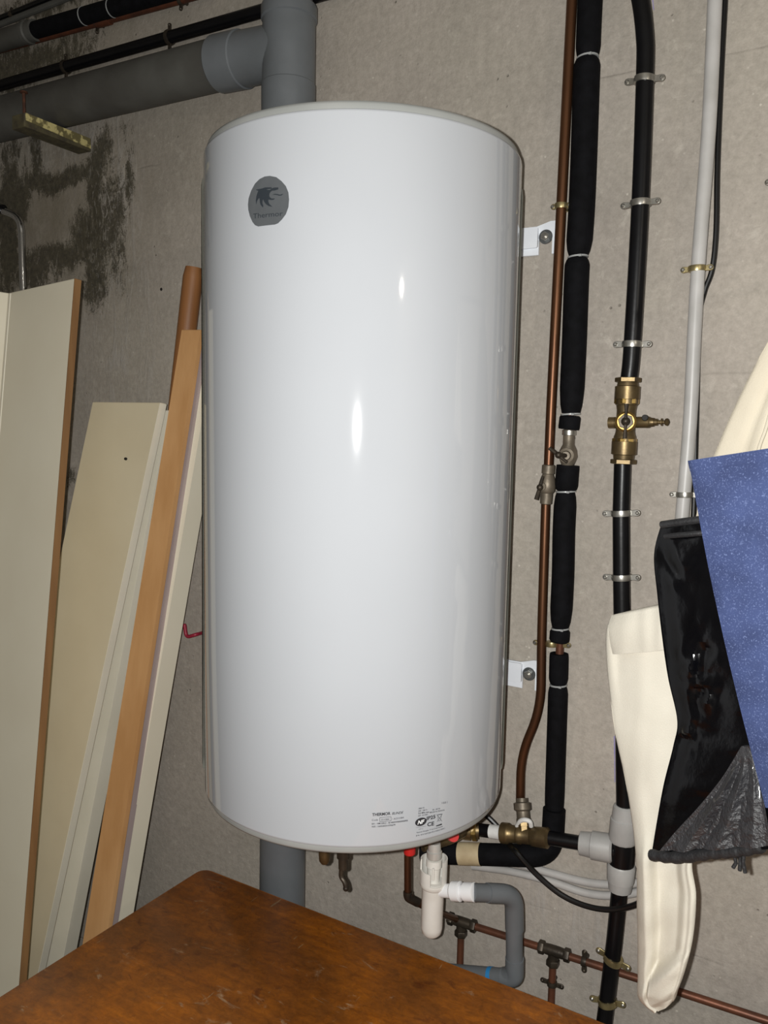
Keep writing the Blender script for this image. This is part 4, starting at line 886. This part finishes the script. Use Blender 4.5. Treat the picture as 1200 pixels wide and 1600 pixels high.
# black woven plastic bag
t = thing('black_plastic_bag', (0.5918, -0.3600, 1.2039), 'shiny crumpled black plastic bag hanging behind the denim bag', 'bag')
DL, DR = .315, .40
rows = [((0.5012, -0.3150, 1.6207), (0.6552, -0.4000, 1.6541)), ((0.4935, -0.3150, 1.5770), (0.6609, -0.4000, 1.6147)), ((0.5005, -0.3150, 1.5221), (0.6679, -0.4000, 1.5560)), ((0.5103, -0.3150, 1.4621), (0.6716, -0.4000, 1.4965)), ((0.5204, -0.3150, 1.4109), (0.6753, -0.4000, 1.4364)), ((0.5348, -0.3150, 1.3561), (0.6781, -0.4000, 1.3911)), ((0.5318, -0.3150, 1.3199), (0.6792, -0.4000, 1.3527)), ((0.5222, -0.3150, 1.2638), (0.6763, -0.4000, 1.3132)), ((0.5158, -0.3150, 1.2076), (0.6728, -0.4000, 1.2809)), ((0.5113, -0.3150, 1.1603), (0.6698, -0.4000, 1.2524))]
def bfold(s, t_):
    k = 0
    z_ = t_ * .55; x_ = s * .22; w1 = V((x_ * 14, 2, z_ * 14)); x_ += .022 * noise.noise(w1); z_ += .022 * noise.noise(w1 + V((7, 3, 1)))
    m1 = math.exp(-((s - .27) / .13) ** 2 - ((t_ - .42) / .10) ** 2); m2 = math.exp(-((s - .2) / .12) ** 2 - ((t_ - .14) / .07) ** 2); m3 = math.exp(-((s - .12) / .10) ** 2 - ((t_ - .60) / .06) ** 2)
    k += 3.4 * m1 * creases(x_, z_, 12, 6, 46) - 7.0 * m1 * (s - .27) + 5.0 * m1 * (t_ - .42) + 2.2 * m2 * creases(x_, z_, 6, 6, 44) + 2.6 * m3 * creases(x_, z_, 9, 6, 50)
    k += .45 * creases(x_, z_, 44, 5, 26) - 1.0 * (1 - sm(s, .04, .16)) * sm(t_, .05, .12)
    return k
shell_bag(rows, 90, 14, .004, .02, .0062, 9, 9, stretch=(1, 1, .6), fold=lambda s, t_: bfold(s, t_)).build('body', 'poly_black', t, 14)
rows = [((0.6218, -0.3850, 1.3617), (0.6352, -0.3940, 1.3676)), ((0.6011, -0.3720, 1.3124), (0.6448, -0.4020, 1.3377)), ((0.5735, -0.3620, 1.2623), (0.6530, -0.4120, 1.3082)), ((0.5464, -0.3520, 1.2181), (0.6590, -0.4180, 1.2848)), ((0.5265, -0.3450, 1.1828), (0.6626, -0.4200, 1.2617))]
shell_bag(rows, 64, 12, .002, .004, .0046, 30, 21, stretch=(1, 1, 1), fold=lambda s, t_: 1.5 * tri(s * 6.5 + .4) * sm(t_, .05, .3) + .9 * creases(s * .15 * t_, t_ * .19, 31, 6, 55)).build('gathered_sheen', 'poly_crinkled_sheen', t, 40)  # overlay added on the bag: lighter colour stands in for flash gloss on gathers
q = [V((0.5134, -0.3260, 1.1650)), V((0.5512, -0.3450, 1.1810)), V((0.5920, -0.3620, 1.2065)), V((0.6229, -0.3760, 1.2242)), V((0.6532, -0.3880, 1.2447))]
MB().tube(curve(q, 8), [.0076 + .0008 * math.sin(i * 1.9) for i in range(33)], 12).build('bottom_hem', 'ribbon_black', t)
q = [V((0.5033, -0.3250, 1.6183)), V((0.5345, -0.3400, 1.6261)), V((0.5682, -0.3520, 1.6336))]
MB().tube(curve(q, 6), .0050, 10).build('rim', 'ribbon_black', t)
q = [V((0.5099, -0.3300, 1.6041)), V((0.5386, -0.3500, 1.6109)), V((0.5701, -0.3580, 1.6167))]
MB().tube(curve(q, 6), .0036, 10).build('drawstring', 'ribbon_black', t)
for i, (u0) in enumerate((V((0.6216, -0.3750, 1.2184)), V((0.6277, -0.3780, 1.2215)), V((0.6321, -0.3800, 1.2245)))):
    MB().tube([u0, u0 + V((.002 - i * .001, 0, -.010)), u0 + V((-.001 + i * .002, 0, -.017 - .003 * i))], .0024, 6).build('loose_thread', 'ribbon_black', t)
# denim bag in front
t = thing('denim_bag', (0.6546, -0.4300, 1.3196), 'speckled blue denim bag tilted at the right edge', 'bag')
rows = [((0.5461, -0.4100, 1.7045), (0.7537, -0.4300, 1.7458)), ((0.5505, -0.4100, 1.6894), (0.7579, -0.4300, 1.7273)), ((0.5739, -0.4150, 1.5920), (0.7777, -0.4350, 1.6420)), ((0.5963, -0.4200, 1.5088), (0.7940, -0.4400, 1.5642)), ((0.6162, -0.4250, 1.4403), (0.8093, -0.4450, 1.5004)), ((0.6364, -0.4300, 1.3752), (0.8243, -0.4500, 1.4375)), ((0.6561, -0.4350, 1.3128), (0.8329, -0.4550, 1.3874))]
shell_bag(rows, 30, 8, .016, .016, .003, 8, 4).build('body', 'denim', t, 80)
rows = [((0.5460, -0.4120, 1.7061), (0.7536, -0.4320, 1.7471)), ((0.5474, -0.4120, 1.7000), (0.7551, -0.4320, 1.7412)), ((0.5496, -0.4120, 1.6932), (0.7568, -0.4320, 1.7339))]
shell_bag(rows, 30, 4, .0172, .004, .003, 8, 4).build('hem', 'denim', t, 80)
MB().tube(curve([V((0.6668, -0.4500, 1.7208)), PEG + V((-.03, -.435, -.06)), PEG + V((0, -.435, .013)), PEG + V((.03, -.435, -.06)), V((0.7427, -0.4500, 1.7336))], 10), .006, 8).build('strap', 'denim', t)
# pipe clip at the right edge of the wall
t = thing('wall_clip', (0.5733, -0.0120, 2.1296), 'small zinc pipe clip on the wall at the extreme right edge', 'clip')
clamp(t, (0.5890, -0.0160, 2.1266), V((0, 0, 1)), .009, 'zinc', .010)

# ------------------------------------------------------------------ table
TZ = (-0.4413, -0.1600, 0.7854)[2]
ca = V((-0.4489, -0.1577, 0.7850)); cb_ = V((0.4321, -0.1741, 0.7850))
tb = thing('wooden_table', (ca.x + .55, ca.y - .36, 0), 'worn brown varnished wooden table standing below the heater', 'table')
ex = (cb_ - ca); ex.z = 0; ex.normalize(); ey = V((ex.y, -ex.x, 0)); zt = .785
LX, LY = 1.15, .70
def corner(cx, cy, sx, sy, r=.022, n=6):
    c = ca + ex * cx + ey * cy; c.z = zt; o_ = []
    return [c + ex * (sx * (-r + r * math.cos(a))) + ey * (sy * (-r + r * math.sin(a))) for a in [math.pi / 2 * k / n for k in range(n + 1)]]
q = corner(0, 0, -1, -1) + corner(LX, 0, 1, -1)[::-1] + corner(LX, LY, 1, 1) + corner(0, LY, -1, 1)[::-1]
MB().slab(q, (0, 0, -.026), .003).build('table_top', 'table_wood', tb, 40)
for (u0, v0, u1, v1) in ((.05, .06, LX - .05, .06), (.05, LY - .06, LX - .05, LY - .06), (.06, .05, .06, LY - .05), (LX - .06, .05, LX - .06, LY - .05)):
    A_ = ca + ex * u0 + ey * v0; B_ = ca + ex * u1 + ey * v1; dd = (B_ - A_).normalized(); nn = V((-dd.y, dd.x, 0)) * .01
    q = [A_ - nn, B_ - nn, B_ + nn, A_ + nn]; q = [V((p.x, p.y, zt - .12)) for p in q]
    MB().slab(q, (0, 0, .093), .001).build('apron', 'table_leg', tb)
for u0, v0 in ((.06, .06), (LX - .06, .06), (.06, LY - .06), (LX - .06, LY - .06)):
    A_ = ca + ex * u0 + ey * v0
    q = [A_ + ex * a_ * .022 + ey * b_ * .022 for a_, b_ in ((-1, -1), (1, -1), (1, 1), (-1, 1))]; q = [V((p.x, p.y, 0)) for p in q]
    MB().slab(q, (0, 0, zt - .0265), .002).build('leg', 'table_leg', tb)
for o in bpy.data.objects:
    if '_base' in o: del o['_base']
